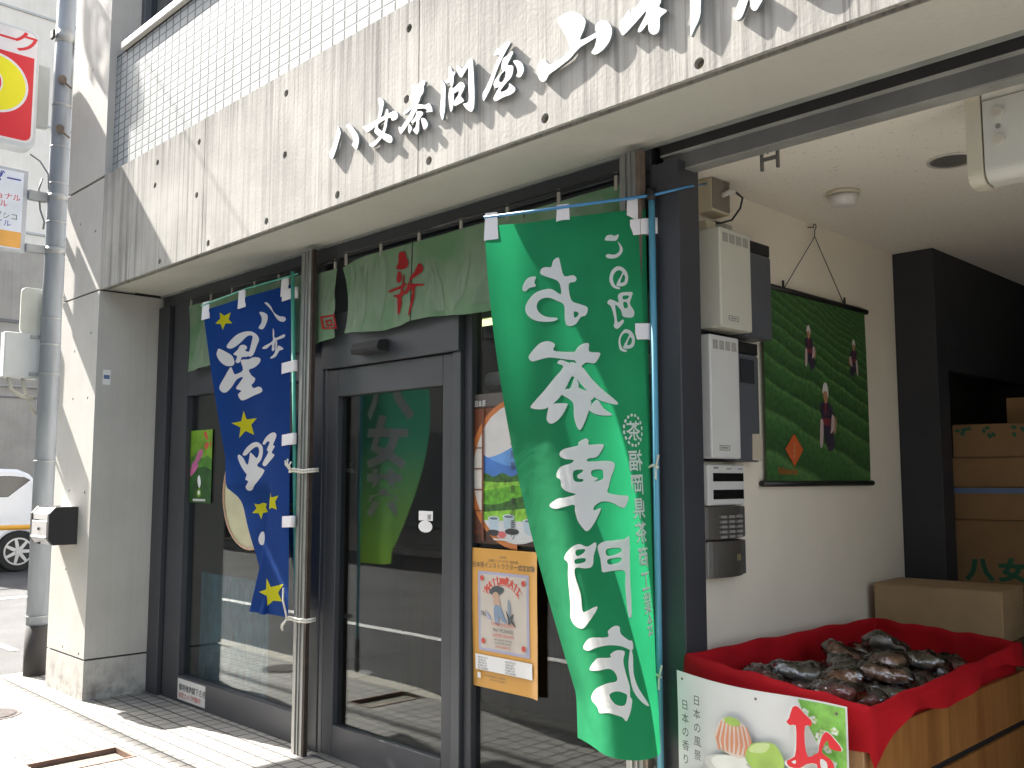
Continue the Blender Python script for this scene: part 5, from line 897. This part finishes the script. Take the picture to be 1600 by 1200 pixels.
# ---------------------------------------------------------------- equipment on the white bay wall (x = 4.29, facing +x)
XW=4.2905
CRE=mat('unit_cream',(.56,.55,.47),.5,var=.03); GRB=mat('unit_grey',(.40,.42,.45),.5,var=.04); SLA=mat('unit_slate',(.085,.092,.105),.45,var=.06)
def unit(name,label,y0,ym,y1,z0,z1,dp,window=False,side=CRE):
    """wall unit: pale left part standing proud, slate grey right part"""
    u=empty(name,(XW,(y0+y1)/2,z0),label,'wall unit','control units on the bay wall')
    b=MB(); b.box(XW,XW+.02,y0-.03,ym,z0,z1); b.build('back_plate',BLACKM,u)
    b=MB(); b.box(XW+.021,XW+dp,y0,ym,z0+.01,z1); b.build('casing',side,u,bevel=.006)
    b=MB()
    for i in range(4): b.box(XW+dp-.002,XW+dp+.002,y0+.02+(ym-y0-.03)*i/4,y0+.02+(ym-y0-.03)*(i+.75)/4,z1-.055,z1-.02)
    b.build('vent',mat('vent_shade',(.33,.325,.29),.6),u)
    b=MB(); b.box(XW,XW+dp*.8,ym+.002,y1,z0,z1-.05); b.build('cover',SLA,u,bevel=.012)
    b=MB(); b.box(XW,XW+dp*.75,ym+.002,y1,z1-.049,z1-.002); b.build('top_strip',BLACKM,u,bevel=.003)
    s=Sheet((XW+dp+.001,y0+.05,z0+.06),(0,.07,0),(0,0,-.02),(1,0,0)); s.rect(mat('badge_grey',(.22,.22,.21),.5),0,0,1,1); s.rect(CRE,.08,.15,.92,.85); s.rect(mat('badge_grey',(.22,.22,.21),.5),.2,.35,.8,.65); s.build('badge',u)
    return u
u1=unit('control_unit','upper cream and slate grey control unit on the white wall',.20,.42,.62,1.985,2.385,.13,side=CRE)
u2=unit('control_unit','lower tall control unit with a small dark screen and a torn label',.165,.365,.545,1.487,1.968,.10,True,side=mat('unit_white',(.60,.60,.58),.45,var=.03))
b=MB(); b.box(XW+.081,XW+.084,.40,.50,1.80,1.895); b.build('screen',mat('screen_dark',(.035,.038,.045),.25),u2)
b=MB(); b.m(mat('torn_paper',(.48,.42,.33),.8,var=.2)); b.prism([(.475,1.495),(.55,1.49),(.55,1.585),(.53,1.60),(.478,1.598)],'yz',XW+.081,XW+.0825); b.build('label_sticker',None,u2)
mp_=empty('meter_panel',(XW,.33,1.32),'white panel with two black display windows under the control units','panel')
b=MB(); b.box(XW,XW+.055,.20,.455,1.318,1.474); b.build('casing',mat('panel_body_white',(.62,.62,.60),.45,var=.03),mp_,bevel=.006)
b=MB(); b.box(XW+.0551,XW+.057,.235,.445,1.41,1.442); b.box(XW+.0551,XW+.057,.235,.445,1.342,1.378); b.build('display',mat('display_black',(.01,.01,.01),.15),mp_)
b=MB(); b.box(XW+.0551,XW+.0562,.24,.27,1.458,1.466); b.box(XW+.0551,XW+.0562,.33,.36,1.456,1.461); b.box(XW+.0551,XW+.0562,.41,.44,1.456,1.461); b.build('marking',mat('marking_grey',(.25,.25,.25),.5),mp_)
BRZ=mat('bronze_plastic',(.085,.078,.068),.4,.2,var=.06); BRS=mat('bronze_side',(.10,.105,.10),.45,.2)
def keypad(name,label,y0,y1,z0,z1,keys):
    k=empty(name,(XW,(y0+y1)/2,z0),label,'keypad','bronze keypads on the bay wall')
    b=MB(); n=12; pts=[(XW,y0),(XW+.035,y0)]+[(XW+.035+.035*math.sin(math.pi*i/n)**.7 if 0<i<n else XW+.035,y0+(y1-y0)*i/n) for i in range(n+1)][1:]+[(XW,y1)]
    b.prism(pts,'xy',z0,z1); b.build('casing',BRZ,k,bevel=.003)
    b=MB(); b.box(XW+.034,XW+.046,y0-.012,y0+.010,z0,z1); b.build('edge_trim',mat('edge_silver',(.36,.36,.34),.35,.5),k,bevel=.004)
    b=MB(); b.box(XW,XW+.045,y1-.03,y1+.012,z0+.002,z1-.002); b.build('side_cap',BRS,k,bevel=.006)
    if keys:
        b=MB()
        for c in range(3):
            for r in range(5): b.box(XW+.055,XW+.0735,y0+.075+.055*c,y0+.112+.055*c,z1-.045-.019*r,z1-.035-.019*r)
        b.build('keys',mat('key_grey',(.26,.25,.24),.5),k)
    else:
        b=MB(); b.box(XW+.05,XW+.0685,y1-.09,y1-.065,z0+.06,z0+.085); b.build('indicator',mat('indicator_brown',(.20,.17,.09),.4),k)
keypad('keypad','upper bronze keypad with rows of small buttons',.185,.46,1.190,1.315,True)
keypad('keypad','lower blank bronze keypad without buttons',.215,.46,1.045,1.183,False)
BEI=mat('box_beige',(.50,.44,.32),.6,var=.05); BRG=mat('box_brown',(.19,.17,.14),.6,var=.05)
sb=empty('switch_box',(XW,.26,2.46),'brown faced beige switch box high on the wall with a loose cable','box')
b=MB(); b.box(XW,XW+.075,.235,.36,2.465,2.60); b.build('casing',BEI,sb,bevel=.004)
b=MB(); b.box(XW+.0755,XW+.08,.237,.358,2.475,2.598); b.build('face_plate',BRG,sb,bevel=.003)
b=MB(); b.tube([(XW+.08,.30,2.535),(XW+.11,.31,2.545),(XW+.12,.33,2.55)],.011,8); b.build('plug',mat('plug_white',(.6,.58,.52),.5),sb)
b=MB(); b.tube([(XW+.12,.33,2.55),(XW+.13,.37,2.53),(XW+.10,.40,2.50),(XW+.07,.385,2.455),(XW+.05,.33,2.435),(XW+.03,.275,2.436)],.0045,6); b.build('cable',CAB,sb)
tag(MB().box(XW,XW+.05,.235,.30,2.385,2.435).build('outlet_box',BEI,None,bevel=.004),'small beige outlet box under the switch box','box')
ol=empty('wall_outlet',(XW,.40,2.40),'pale double wall socket just above the upper control unit','socket')
for y in (.335,.395):
    MB().box(XW,XW+.03,y,y+.055,2.395,2.452).build('socket_plate',mat('socket_grey',(.42,.41,.34),.6),ol,bevel=.004)
# ---------------------------------------------------------------- hanging picture of the tea pickers
tp=empty('hanging_picture',(XW,1.15,1.40),'green hanging picture of three tea pickers in a field on black rods','picture')
def field():
    m,b=mk('tea_field_print'); N,L=nodes(m); b.inputs['Roughness'].default_value=.6
    g=N.new('ShaderNodeNewGeometry'); sx=N.new('ShaderNodeSeparateXYZ'); L.new(g.outputs['Position'],sx.inputs[0])
    n1=N.new('ShaderNodeTexNoise'); n1.inputs['Scale'].default_value=3.5; n1.inputs['Detail'].default_value=4; L.new(g.outputs['Position'],n1.inputs[0])
    n2=N.new('ShaderNodeTexNoise'); n2.inputs['Scale'].default_value=48; n2.inputs['Detail'].default_value=5; L.new(g.outputs['Position'],n2.inputs[0])
    def M(op,a,c=None):
        x=N.new('ShaderNodeMath'); x.operation=op
        for i,q in enumerate((a,c)):
            if q is None: continue
            if isinstance(q,(int,float)): x.inputs[i].default_value=q
            else: L.new(q,x.inputs[i])
        return x.outputs[0]
    # hedge rows falling to the right, narrower towards the top
    h=M('ADD',M('MULTIPLY',sx.outputs[2],1.0),M('MULTIPLY',sx.outputs[1],.28)); h=M('ADD',h,M('MULTIPLY',n1.outputs[0],.07))
    h=M('POWER',M('SUBTRACT',3.2,h),-1.4); u=M('MULTIPLY',h,8.2); fr=M('FRACT',u)
    r=N.new('ShaderNodeValToRGB'); E_=r.color_ramp.elements; E_[0].position=.0; E_[0].color=(.024,.075,.020,1); E_[1].position=.72; E_[1].color=(.045,.135,.035,1)
    e=r.color_ramp.elements.new(.90); e.color=(.085,.20,.055,1); e=r.color_ramp.elements.new(1.0); e.color=(.03,.09,.022,1)
    L.new(fr,r.inputs[0]); x=N.new('ShaderNodeMix'); x.data_type='RGBA'; x.blend_type='MULTIPLY'; x.inputs[0].default_value=.9; L.new(r.outputs[0],x.inputs[6]); L.new(n2.outputs[0],x.inputs[7])
    hs=N.new('ShaderNodeHueSaturation'); hs.inputs['Value'].default_value=1.75; L.new(x.outputs[2],hs.inputs['Color']); L.new(hs.outputs[0],b.inputs['Base Color']); return m
s=Sheet((XW+.02,.675,2.232),(0,.955,0),(0,0,-.83),(1,0,0)); s.bend=lambda u,v:.006*math.sin(2.2*v+.4)
s.base(field(),12)
WH=P_('headscarf',(.60,.60,.57)); NV=P_('kimono_navy',(.035,.028,.05),v=.4,s=60); MR=P_('kimono_red',(.16,.03,.04),v=.2); SK=P_('face',(.42,.21,.12)); BK=P_('basket',(.26,.17,.08),v=.3,s=60); WS=P_('sleeve',(.50,.38,.38))
def picker(u,v,k,fl=1,full=True):
    """k = figure height as a share of the picture"""
    q=lambda a,c:(u+a*k*fl*.85,v+c*k)
    s.poly(BK,[q(.12,.42),q(.30,.45),q(.30,.62),q(.16,.72),q(.04,.60)],round_=2)
    s.poly(NV,[q(-.17,.30),q(-.04,.24),q(.12,.26),q(.22,.38),q(.20,.60),q(.24,.86),q(.05,.92),q(-.05,.70),q(-.10,.52)],round_=2)
    s.poly(MR,[q(-.09,.46),q(.14,.47),q(.12,.58),q(-.08,.56)]); s.poly(MR,[q(-.04,.26),q(.03,.26),q(.02,.42),q(-.03,.42)])
    s.poly(WS,[q(-.16,.50),q(-.08,.52),q(-.10,.80),q(-.16,.88),q(-.19,.80)],round_=2); s.poly(WS,[q(.17,.42),q(.23,.44),q(.24,.60),q(.12,.68),q(.14,.60)],round_=2)
    s.poly(SK,[q(-.06,.10),q(.06,.10),q(.06,.22),q(.0,.27),q(-.05,.21)],round_=2); s.poly(WH,[q(-.09,.13),q(-.06,.02),q(.01,-.03),q(.08,.04),q(.08,.18),q(.04,.10),q(-.04,.10)],round_=2)
picker(.545,.46,.40); picker(.40,.155,.255); picker(.855,.18,.23,-1)
OR=P_('seal_orange',(.55,.11,.03),v=.1)
s.poly(OR,[(.235,.745),(.315,.825),(.235,.915),(.155,.825)]); s.text(P_('seal_text',(.60,.36,.22)),'日本茶',.235,.79,.022,.0012,.9,'CENTER',True,1.1)
s.text(OR,'Nihoncha',.09,.955,.040,.0008,1.0)
s.build('print',tp)
ROD=mat('rod_black',(.015,.015,.015),.4)
b=MB(); b.tube([(XW+.018,.645,2.243),(XW+.018,1.66,2.243)],.014,12); b.build('top_rod',ROD,tp)
b=MB(); b.tube([(XW+.018,.645,1.400),(XW+.018,1.66,1.400)],.013,12); b.build('bottom_rod',ROD,tp)
b=MB(); b.tube([(XW+.02,.86,2.245),(XW+.02,1.157,2.535),(XW+.02,1.43,2.245)],.0022,5); b.tube([(XW+.02,1.157,2.535),(XW+.022,1.157,2.57)],.0022,5); b.tube([(XW+.02,.86,2.25),(XW+.02,.86,2.285)],.006,6); b.tube([(XW+.02,1.43,2.25),(XW+.02,1.43,2.285)],.006,6); b.build('string',ROD,tp)
b=MB(); b.tube([(XW,1.13,2.577),(XW+.015,1.14,2.577)]+[(XW+.022,1.157+.012*math.sin(a),2.582+.012*math.cos(a)) for a in [k*.5-2.2 for k in range(11)]],.0026,6); tag(b.build('picture_hook',BLACKM),'small black hook in the wall above the tea picture','hook')
# ---------------------------------------------------------------- ceiling fittings in the bay
dl=empty('downlight',(5.10,.714,2.60),'recessed round ceiling downlight with a metal rim','downlight')
b=MB()
for i in range(36):
    a0,a1=2*math.pi*i/36,2*math.pi*(i+1)/36
    f=lambda a,r,z:(5.10+r*math.cos(a),.714+r*math.sin(a),z)
    b.face([f(a0,.088,2.600),f(a1,.088,2.600),f(a1,.086,2.594),f(a0,.086,2.594)],True); b.face([f(a0,.086,2.594),f(a1,.086,2.594),f(a1,.074,2.595),f(a0,.074,2.595)],True)
b.build('rim',mat('downlight_rim',(.50,.48,.43),.5),dl)
b=MB()
for i in range(36):
    a0,a1=2*math.pi*i/36,2*math.pi*(i+1)/36
    b.face([f(a0,.074,2.595),f(a1,.074,2.595),f(a1,.066,2.5985),f(a0,.066,2.5985)],True)
b.face([f(2*math.pi*i/36,.066,2.5986) for i in range(36)])
b.build('reflector',mat('downlight_reflector',(.30,.29,.27),.3,.6,var=.2),dl)
sm=empty('smoke_detector',(4.63,.80,2.60),'white round smoke detector on the speckled ceiling','detector')
b=MB(); b.tube([(4.63,.80,2.601),(4.63,.80,2.585)],.066,28); b.build('base',mat('detector_base',(.55,.50,.38),.5),sm)
b=MB(); b.tube([(4.63,.80,2.584),(4.63,.80,2.565),(4.63,.80,2.545),(4.63,.80,2.538)],[.058,.056,.048,.03],28); b.build('cover',mat('detector_white',(.66,.65,.62),.45),sm)
ac=empty('ceiling_box',(5.9,.3,2.32),'white box with round screw caps hung under the ceiling at the street edge','box')
b=MB(); n=6; pr=[(.15,2.598),(.15,2.365)]+[(.19-.04*math.cos(R(90*i/n)),2.365-.04*math.sin(R(90*i/n))) for i in range(1,n+1)]+[(.235,2.325),(.235,2.598)]
b.prism(pr,'yz',5.405,6.6); b.build('casing',mat('ac_white',(.58,.575,.53),.5,var=.03),ac)
b=MB(); b.prism([(y-.004 if y<.23 else y,z-.006 if z<2.5 else z) for y,z in pr],'yz',5.355,5.40); b.build('end_cap',mat('ac_cream',(.56,.52,.42),.5,var=.03),ac)
b=MB()
for z in (2.53,2.445):
    b=MB(); b.tube([(5.45,.153,z),(5.45,.140,z)],.016,16); b.build('screw_cap',mat('cap_cream',(.50,.47,.40),.5),ac)
b=MB(); b.box(5.405,6.6,.147,.1499,2.575,2.577); b.tube([(5.448,.151,2.487),(5.448,.148,2.487)],.008,10); b.build('seam',mat('seam_grey',(.25,.25,.23),.6),ac)
# ---------------------------------------------------------------- cardboard boxes
CARD=mat('cardboard',(.25,.145,.065),.85,var=.08,scale=8,bump=.06,bscale=90); CARD2=mat('cardboard_pale',(.36,.25,.135),.85,var=.08,scale=8,bump=.06); TAPE=mat('tape_blue',(.10,.16,.30),.4); GINK=mat('carton_green_ink',(.015,.10,.05),.7)
def carton(name,label,c,w,d,z0,z1,rz,m,group=None,flaps=False):
    k,q=math.cos(rz),math.sin(rz); T=lambda x,y,z:(c[0]+x*k-y*q,c[1]+x*q+y*k,z)
    e=empty(name,(c[0],c[1],z0),label,'box',group)
    b=MB(); b.box(c[0]-w/2,c[0]+w/2,c[1]-d/2,c[1]+d/2,z0,z1-.004,rz,c); b.build('carton',m,e,bevel=.004)
    b=MB(); b.box(c[0]-w/2+.002,c[0]+w/2-.002,c[1]-d/2-.001,c[1]-.003,z1-.0038,z1,rz,c); b.box(c[0]-w/2+.002,c[0]+w/2-.002,c[1]+.003,c[1]+d/2+.001,z1-.0038,z1,rz,c); b.build('flap',m,e)
    return e,T
cx,cy=4.70,2.60
GRP='stacked cartons behind the dark partition'
e,T=carton('cardboard_box','bottom brown carton of the stack, printed with green brush lettering',(cx,cy),.62,.4,.80,1.205,R(9),CARD,GRP)
b=MB()
for i,ch in enumerate('八女茶'):
    V,F=text2d(ch,.12,.006,1.1,'CENTER'); b.m(GINK); put(b,(V,F),lambda x,y,i=i:T(-.20+.155*i+x,-.202,.91+y),None)
b.build('lettering',None,e)
e,T=carton('cardboard_box','second brown carton from the bottom of the stack, with a blue strap on top',(cx+.004,cy),.62,.4,1.208,1.375,R(9),CARD,GRP)
b=MB(); b.box(cx-.312,cx+.316,cy-.204,cy-.2005,1.345,1.372,R(9),(cx,cy)); b.build('strap',TAPE,e)
e,T=carton('cardboard_box','third brown carton from the bottom, above the blue strap',(cx-.004,cy+.005),.62,.4,1.378,1.530,R(9),CARD,GRP)
e,T=carton('cardboard_box','top brown carton of the stack with green leaves printed at its upper edge',(cx+.0,cy),.60,.4,1.533,1.705,R(8),CARD,GRP)
b=MB(); rl=random.Random(5)
for g in range(5):
    for k in range(5):
        x=-.26+.13*g+rl.uniform(-.03,.03); z=1.685+rl.uniform(-.03,.005); a=rl.uniform(-1.4,.2); pts=[(.030*t-.0,.010*math.sin(math.pi*t)) for t in (0,.25,.5,.75,1)]; pts+=[(p,-r_) for p,r_ in pts[-2:0:-1]]
        ca,sa=math.cos(a),math.sin(a); b.m(GINK); put(b,outline2d([[(x+p*ca-r_*sa,z+p*sa+r_*ca) for p,r_ in pts]]),lambda p,r_:T(p,-.2022-.0003*k,min(r_,1.699)),None)
b.build('leaf_pattern',None,e)
e,T=carton('cardboard_box','dim brown carton set back on top of the carton stack',(cx+.16,cy+.16),.5,.3,1.708,1.85,R(9),CARD,GRP)
carton('cardboard_box','pale open brown carton standing behind the red cloth tray',(4.605,1.76),.56,.34,.70,.93,R(4),CARD2)
b=MB(); b.box(4.32,5.3,1.50,2.02,0,.698); tag(b.build('low_shelf',wood('shelf_wood',(.06,.035,.02),(.10,.06,.03),0),None,bevel=.004),'dark low wooden shelf carrying the pale carton','shelf')
b=MB(); b.box(4.32,5.3,2.35,3.0,0,.798); tag(b.build('storage_shelf',wood('storage_wood',(.04,.03,.02),(.06,.04,.03),0),None,bevel=.004),'dark shelf under the carton stack','shelf')
# ---------------------------------------------------------------- display cabinet, red cloth and the packed sweets
CW=wood('cabinet_wood',(.22,.085,.02),(.36,.16,.045),2,.6); CWP=wood('cabinet_edge',(.36,.20,.09),(.48,.29,.14),2,.6)
X0,X1_,Y0,Y1=4.415,5.06,-.075,1.36
cab=empty('display_cabinet',(4.73,.64,0),'brown wooden display cabinet under the red cloth tray','cabinet')
b=MB(); b.box(X0,X1_-.02,Y0+.02,Y1,0,.655); b.build('body',CW,cab,bevel=.003)
b=MB(); b.box(X1_-.0195,X1_,Y0+.022,Y1,.47,.655); b.build('side_panel',CW,cab,bevel=.004)
b=MB(); b.box(X1_-.0195,X1_,Y0+.022,Y1,.0,.445); b.build('side_panel',CW,cab,bevel=.004)
b=MB(); b.box(X0,X1_-.001,Y0,Y0+.0195,0,.655); b.build('front_panel',CWP,cab,bevel=.004)
b=MB(); b.box(X1_-.019,X1_-.012,Y0+.03,Y1,.4455,.4695); b.build('groove',BLACKM,cab)
REDC=cloth('red_cloth',(.42,.006,.012),.10,var=.08)
# tray rim corners: front left, front right, back right, back left
RC=[Vector((4.425,-.055,.803)),Vector((5.075,-.055,.733)),Vector((5.055,1.30,.762)),Vector((4.43,1.36,.785))]
def rim(t):
    t=(t%1)*4; i=int(t); f=t-i; p=RC[i].lerp(RC[(i+1)%4],f); return p
def rimn(t):
    c=(RC[0]+RC[1]+RC[2]+RC[3])/4; return c
CC=(RC[0]+RC[1]+RC[2]+RC[3])/4
def cloth_pt(u,v):
    p=rim(u); d=(CC-p); d.z=0; 
    i=int((u%1)*4); out=[Vector((0,-1,0)),Vector((1,0,0)),Vector((0,1,0)),Vector((-1,0,0))][i]
    f=(u%1)*4-i
    # blend outward direction round the corners
    nb=[Vector((0,-1,0)),Vector((1,0,0)),Vector((0,1,0)),Vector((-1,0,0))]
    if f<.12: out=out.lerp(nb[i-1],.5*(1-f/.12))
    elif f>.88: out=out.lerp(nb[(i+1)%4],.5*((f-.88)/.12))
    wv=.006*math.sin(u*70)+.005*math.sin(u*131+1)
    if v<.30:   # tray floor towards the centre
        k=1-v/.30; q=p.lerp(Vector((CC.x,CC.y,p.z)),k*.96)-out*.0; q.z=.640+.004*math.sin(q.x*40+q.y*23)
        e=.12*(1-k); q-=out*.02; return q
    if v<.55:
        k=(v-.30)/.25; q=p-out*.02*(1-k*.5); q.z=.645+(p.z-.645)*k; q+=out*wv*.6; return q
    if v<.70:
        k=(v-.55)/.15; q=p+out*(-.010+.034*k); q.z=p.z+.012*math.sin(math.pi*k)+wv*.5; return q
    k=(v-.70)/.30
    L_=(.30 if i==0 else (.055+.03*math.sin(u*40) if i==1 else .08 if i==2 else .26))
    if i==1 and f<.16: L_+=(.16-f)/.16*.13
    if i==0: L_=.22*(1-f)+.12*f
    q=p+out*(.024+.010*k+wv*k*1.6); q.z=p.z-L_*k; 
    if i==3: q=p+out*(.012); q.z=p.z-L_*k
    return q
b=MB(); b.m(REDC); b.grid(cloth_pt,200,34,closed=True)
tag(b.build('red_cloth',None),'bright red cloth lining the display tray and hanging over its rim','cloth')
# packed sweets: lumpy packets in clear film, three shapes, each packet a thing
FILM=mk('clear_film')[0]; N_,L_=nodes(FILM); N_.remove(N_['Principled BSDF']); f_=N_.new('ShaderNodeFresnel'); f_.inputs[0].default_value=1.5; gl_=N_.new('ShaderNodeBsdfGlossy'); gl_.inputs['Roughness'].default_value=.12; gl_.inputs['Color'].default_value=(.62,.62,.62,1); tr_=N_.new('ShaderNodeBsdfTransparent'); tr_.inputs[0].default_value=(.86,.86,.86,1); ms_=N_.new('ShaderNodeMixShader'); ad_=N_.new('ShaderNodeMath'); ad_.operation='ADD'; ad_.use_clamp=True; ad_.inputs[1].default_value=.20; L_.new(f_.outputs[0],ad_.inputs[0]); L_.new(ad_.outputs[0],ms_.inputs[0]); L_.new(tr_.outputs[0],ms_.inputs[1]); L_.new(gl_.outputs[0],ms_.inputs[2])
g_=N_.new('ShaderNodeNewGeometry'); n_=N_.new('ShaderNodeTexNoise'); n_.inputs['Scale'].default_value=30; n_.inputs['Detail'].default_value=3; L_.new(g_.outputs['Position'],n_.inputs[0]); bp_=N_.new('ShaderNodeBump'); bp_.inputs['Strength'].default_value=1.0; bp_.inputs['Distance'].default_value=.01; L_.new(n_.outputs[0],bp_.inputs['Height']); L_.new(bp_.outputs[0],gl_.inputs['Normal']); L_.new(ms_.outputs[0],N_['Material Output'].inputs[0])
SW=[mat('sweet_maroon',(.30,.095,.085),.35,var=.25,scale=30),mat('sweet_brown',(.40,.19,.10),.4,var=.25,scale=30),mat('sweet_green',(.24,.22,.15),.4,var=.25,scale=30)]
from mathutils import noise as mn
def packet(seed,name,m,L0,W0,H0):
    root=empty(name,(0,0,0),'packet','packet')
    def shape(k,g):
        def fn(a,c):
            th=2*math.pi*a; s_=c*2-1; r=max(0.0,1-abs(s_)**2.6)**.5
            flat=.25+.75*r
            x=s_*L0*(1.0 if g==0 else 1.28); y=W0*(r*.9+(.35 if g else .06)*(abs(s_)**4))*math.cos(th)*(1+.28*g); z=H0*(r*.95+.02)*math.sin(th)*(1+.42*g)
            n=mn.noise(Vector((x*16+seed*7,y*16,z*16)))*.020+mn.noise(Vector((x*45,y*45+seed,z*45)))*(.007+.008*g)
            return (x*(1+n*2),y+n*math.cos(th)*r*1.2,max(z+n*math.sin(th)*r,-H0*.8))
        return fn
    b=MB(); b.m(m); b.grid(shape(0,0),22,18,closed=True); o=b.build('sweets',None,root)
    b=MB(); b.m(FILM); b.grid(shape(0,1),26,22,closed=True); o2=b.build('wrapper',None,root)
    return root
SW.append(mat('sweet_white',(.55,.52,.46),.4,var=.2,scale=30))
protos=[packet(1,'sweet_packet',SW[0],.095,.055,.034),packet(2,'sweet_packet',SW[1],.085,.06,.030),packet(3,'sweet_packet',SW[2],.09,.05,.030),packet(4,'sweet_packet',SW[3],.10,.065,.030)]
rp=random.Random(11)
spots=[]
for j in range(7):
    for i in range(4):
        spots.append((4.55+.112*i+rp.uniform(-.03,.03),.10+.160*j+rp.uniform(-.03,.03),.668+rp.uniform(0,.012)))
top=[(4.78,.70,.735),(4.70,.52,.73),(4.86,.50,.728),(4.64,.32,.725),(4.58,.16,.722),(4.86,.82,.73),(4.70,.90,.75),(4.80,.28,.722),(4.86,.14,.72),(4.62,.72,.73)]
LBL=['maroon sweets in clear film, lying in the red tray','brown sweets in clear film, lying in the red tray','dark green sweets in clear film, lying in the red tray','whitish packet of sweets topmost at the back of the heap in the red tray']
for n,(x,y,z) in enumerate(spots+top):
    k=(n*7+n//3)%3; pr_=protos[k]
    if n==len(spots)+6: k=3; pr_=r=protos[3]
    elif n<3: k=n; pr_=r=protos[n]
    else:
        r=pr_.copy(); link(r)
        for ch in list(pr_.children):
            c=ch.copy(); link(c); c.parent=r
    r.location=(x,y,z); r.rotation_euler=(rp.uniform(-.15,.15)+(rp.uniform(-.3,.3) if n>=len(spots) else 0),rp.uniform(-.2,.2)-(.25 if n>=len(spots) else 0),rp.uniform(0,6.28))
    r['label']=LBL[k]; r['category']='packet'; r['group']='packets of sweets in the red tray'
# white hanging notice on the front of the cabinet
PW=mat('notice_white',(.66,.67,.66),.45,var=.02); LGN=P_('notice_green',(.22,.50,.09),v=.25,s=30); PETW=P_('blossom_white',(.72,.74,.68)); WAG=P_('wagashi_white',(.66,.57,.50)); WAP=P_('wagashi_peach',(.60,.25,.14)); WGR=P_('wagashi_green',(.33,.50,.10),v=.2); WGL=P_('wagashi_light',(.52,.64,.28)); TEA=P_('tea_green',(.36,.42,.28)); TEAL_=P_('tea_bright',(.42,.56,.16)); PLT=P_('plate_pale',(.55,.56,.52)); SHD=P_('plate_shade',(.42,.43,.41)); NRD=P_('notice_red',(.66,.02,.03),v=.03)
s=Sheet((4.42,-.112,.768),(.615,-.012,0),(0,0,-.46),(-.012,-.615,0)); s.bend=lambda u,v:.010*math.sin(3.1*u+.4)+.012*(1-u)*max(0,.3-v)
def topv(u): return .0
s.mb.m(PW); s.mb.grid(lambda u,v:s.P(u,v,0)+Vector((0,0,-.030*u-.008*math.sin(u*5))),24,18); s.k=1
_P=s.P
s.P=lambda u,v,k=None:_P(u,v,k)+Vector((0,0,-.030*u-.008*math.sin(u*5)))
s.poly(LGN,[(.745,.012),(.99,.012),(.99,1),(.86,1),(.80,.6),(.90,.4),(.80,.18)],round_=1)
rb_=random.Random(4)
for _ in range(22):
    u,v=rb_.uniform(.78,.97),rb_.uniform(.03,.98)
    for k in range(5):
        a=2*math.pi*k/5+u*9; s.ell(PETW if rb_.random()<.7 else WGL,u+.013*math.cos(a),v+.015*math.sin(a),.010,.011,8)
s.ell(SHD,.50,.60,.30,.10); s.ell(PLT,.50,.565,.30,.11); s.ell(PETW,.50,.545,.26,.085)
s.poly(WAG,[(.27,.33),(.33,.22),(.42,.215),(.485,.30),(.49,.40),(.43,.47),(.34,.46),(.275,.40)],round_=3)
for i in range(8):
    t=-1+2*i/7; s.poly(WAP,[(.385+.075*t,.25),(.385+.075*t+.008,.25),(.385+.105*t+.014,.38),(.385+.085*t+.004,.45),(.385+.09*t-.006,.45),(.385+.105*t-.006,.38)])
s.ell(WGR,.38,.235,.05,.03); s.ell(SHD,.56,.50,.10,.03); s.poly(WGR,[(.455,.45),(.49,.36),(.56,.33),(.63,.33),(.675,.42),(.665,.50),(.60,.535),(.50,.52)],round_=3); s.poly(WGL,[(.475,.40),(.52,.345),(.60,.33),(.575,.39),(.51,.41)],round_=2)
s.ell(PLT,.27,.78,.185,.15); s.ell(TEA,.27,.76,.165,.12); s.ell(TEAL_,.29,.85,.14,.10)
s.text(INK,'日本の風景、',.155,.125,.034,.001,.85,'CENTER',True,1.30); s.text(INK,'日本の香り。',.075,.185,.034,.001,.85,'CENTER',True,1.30)
s.ell(PETW,.07,.78,.065,.075); s.text(INK,'茶',.07,.80,.038,.002,1,'CENTER')
for k in range(12): a=k*.5236; s.ell(INK,.07+.062*math.cos(a),.78+.072*math.sin(a),.010,.006,8)
o1=[(u_,(v_-.075)*1.0+.05) for u_,v_ in [(.715,.16),(.735,.085),(.765,.075),(.80,.115),(.835,.15),(.83,.185),(.80,.19),(.795,.30),(.81,.385),(.845,.36),(.865,.34),(.87,.30),(.89,.225),(.915,.20),(.95,.235),(.98,.275),(.98,.30),(.925,.30),(.915,.25),(.89,.30),(.885,.34),(.93,.37),(.945,.42),(.93,.50),(.895,.535),(.86,.50),(.855,.42),(.80,.435),(.765,.47),(.71,.475),(.695,.44),(.74,.40),(.75,.30),(.75,.20),(.72,.205),(.70,.185)]]
s.poly(PW,[(u+(u-.83)*.06+(-.004),v+(v-.3)*.05) for u,v in o1],round_=2); s.poly(NRD,o1,[(.72,.415),(.745,.40),(.74,.425)],[(.875,.355),(.905,.365),(.91,.405),(.895,.445),(.875,.405)],round_=2)
s.text(NRD,'茶',.83,.74,.14,.012,.9,'CENTER')
for u,v in ((.065,.035),(.53,.045),(.965,.045)): s.ell(P_('pin_grey',(.12,.10,.09)),u,v,.008,.010,10)
s.build('tea_notice'); tag(bpy.data.objects['tea_notice'],'white notice with green and peach sweets pinned on the front of the cabinet','notice')
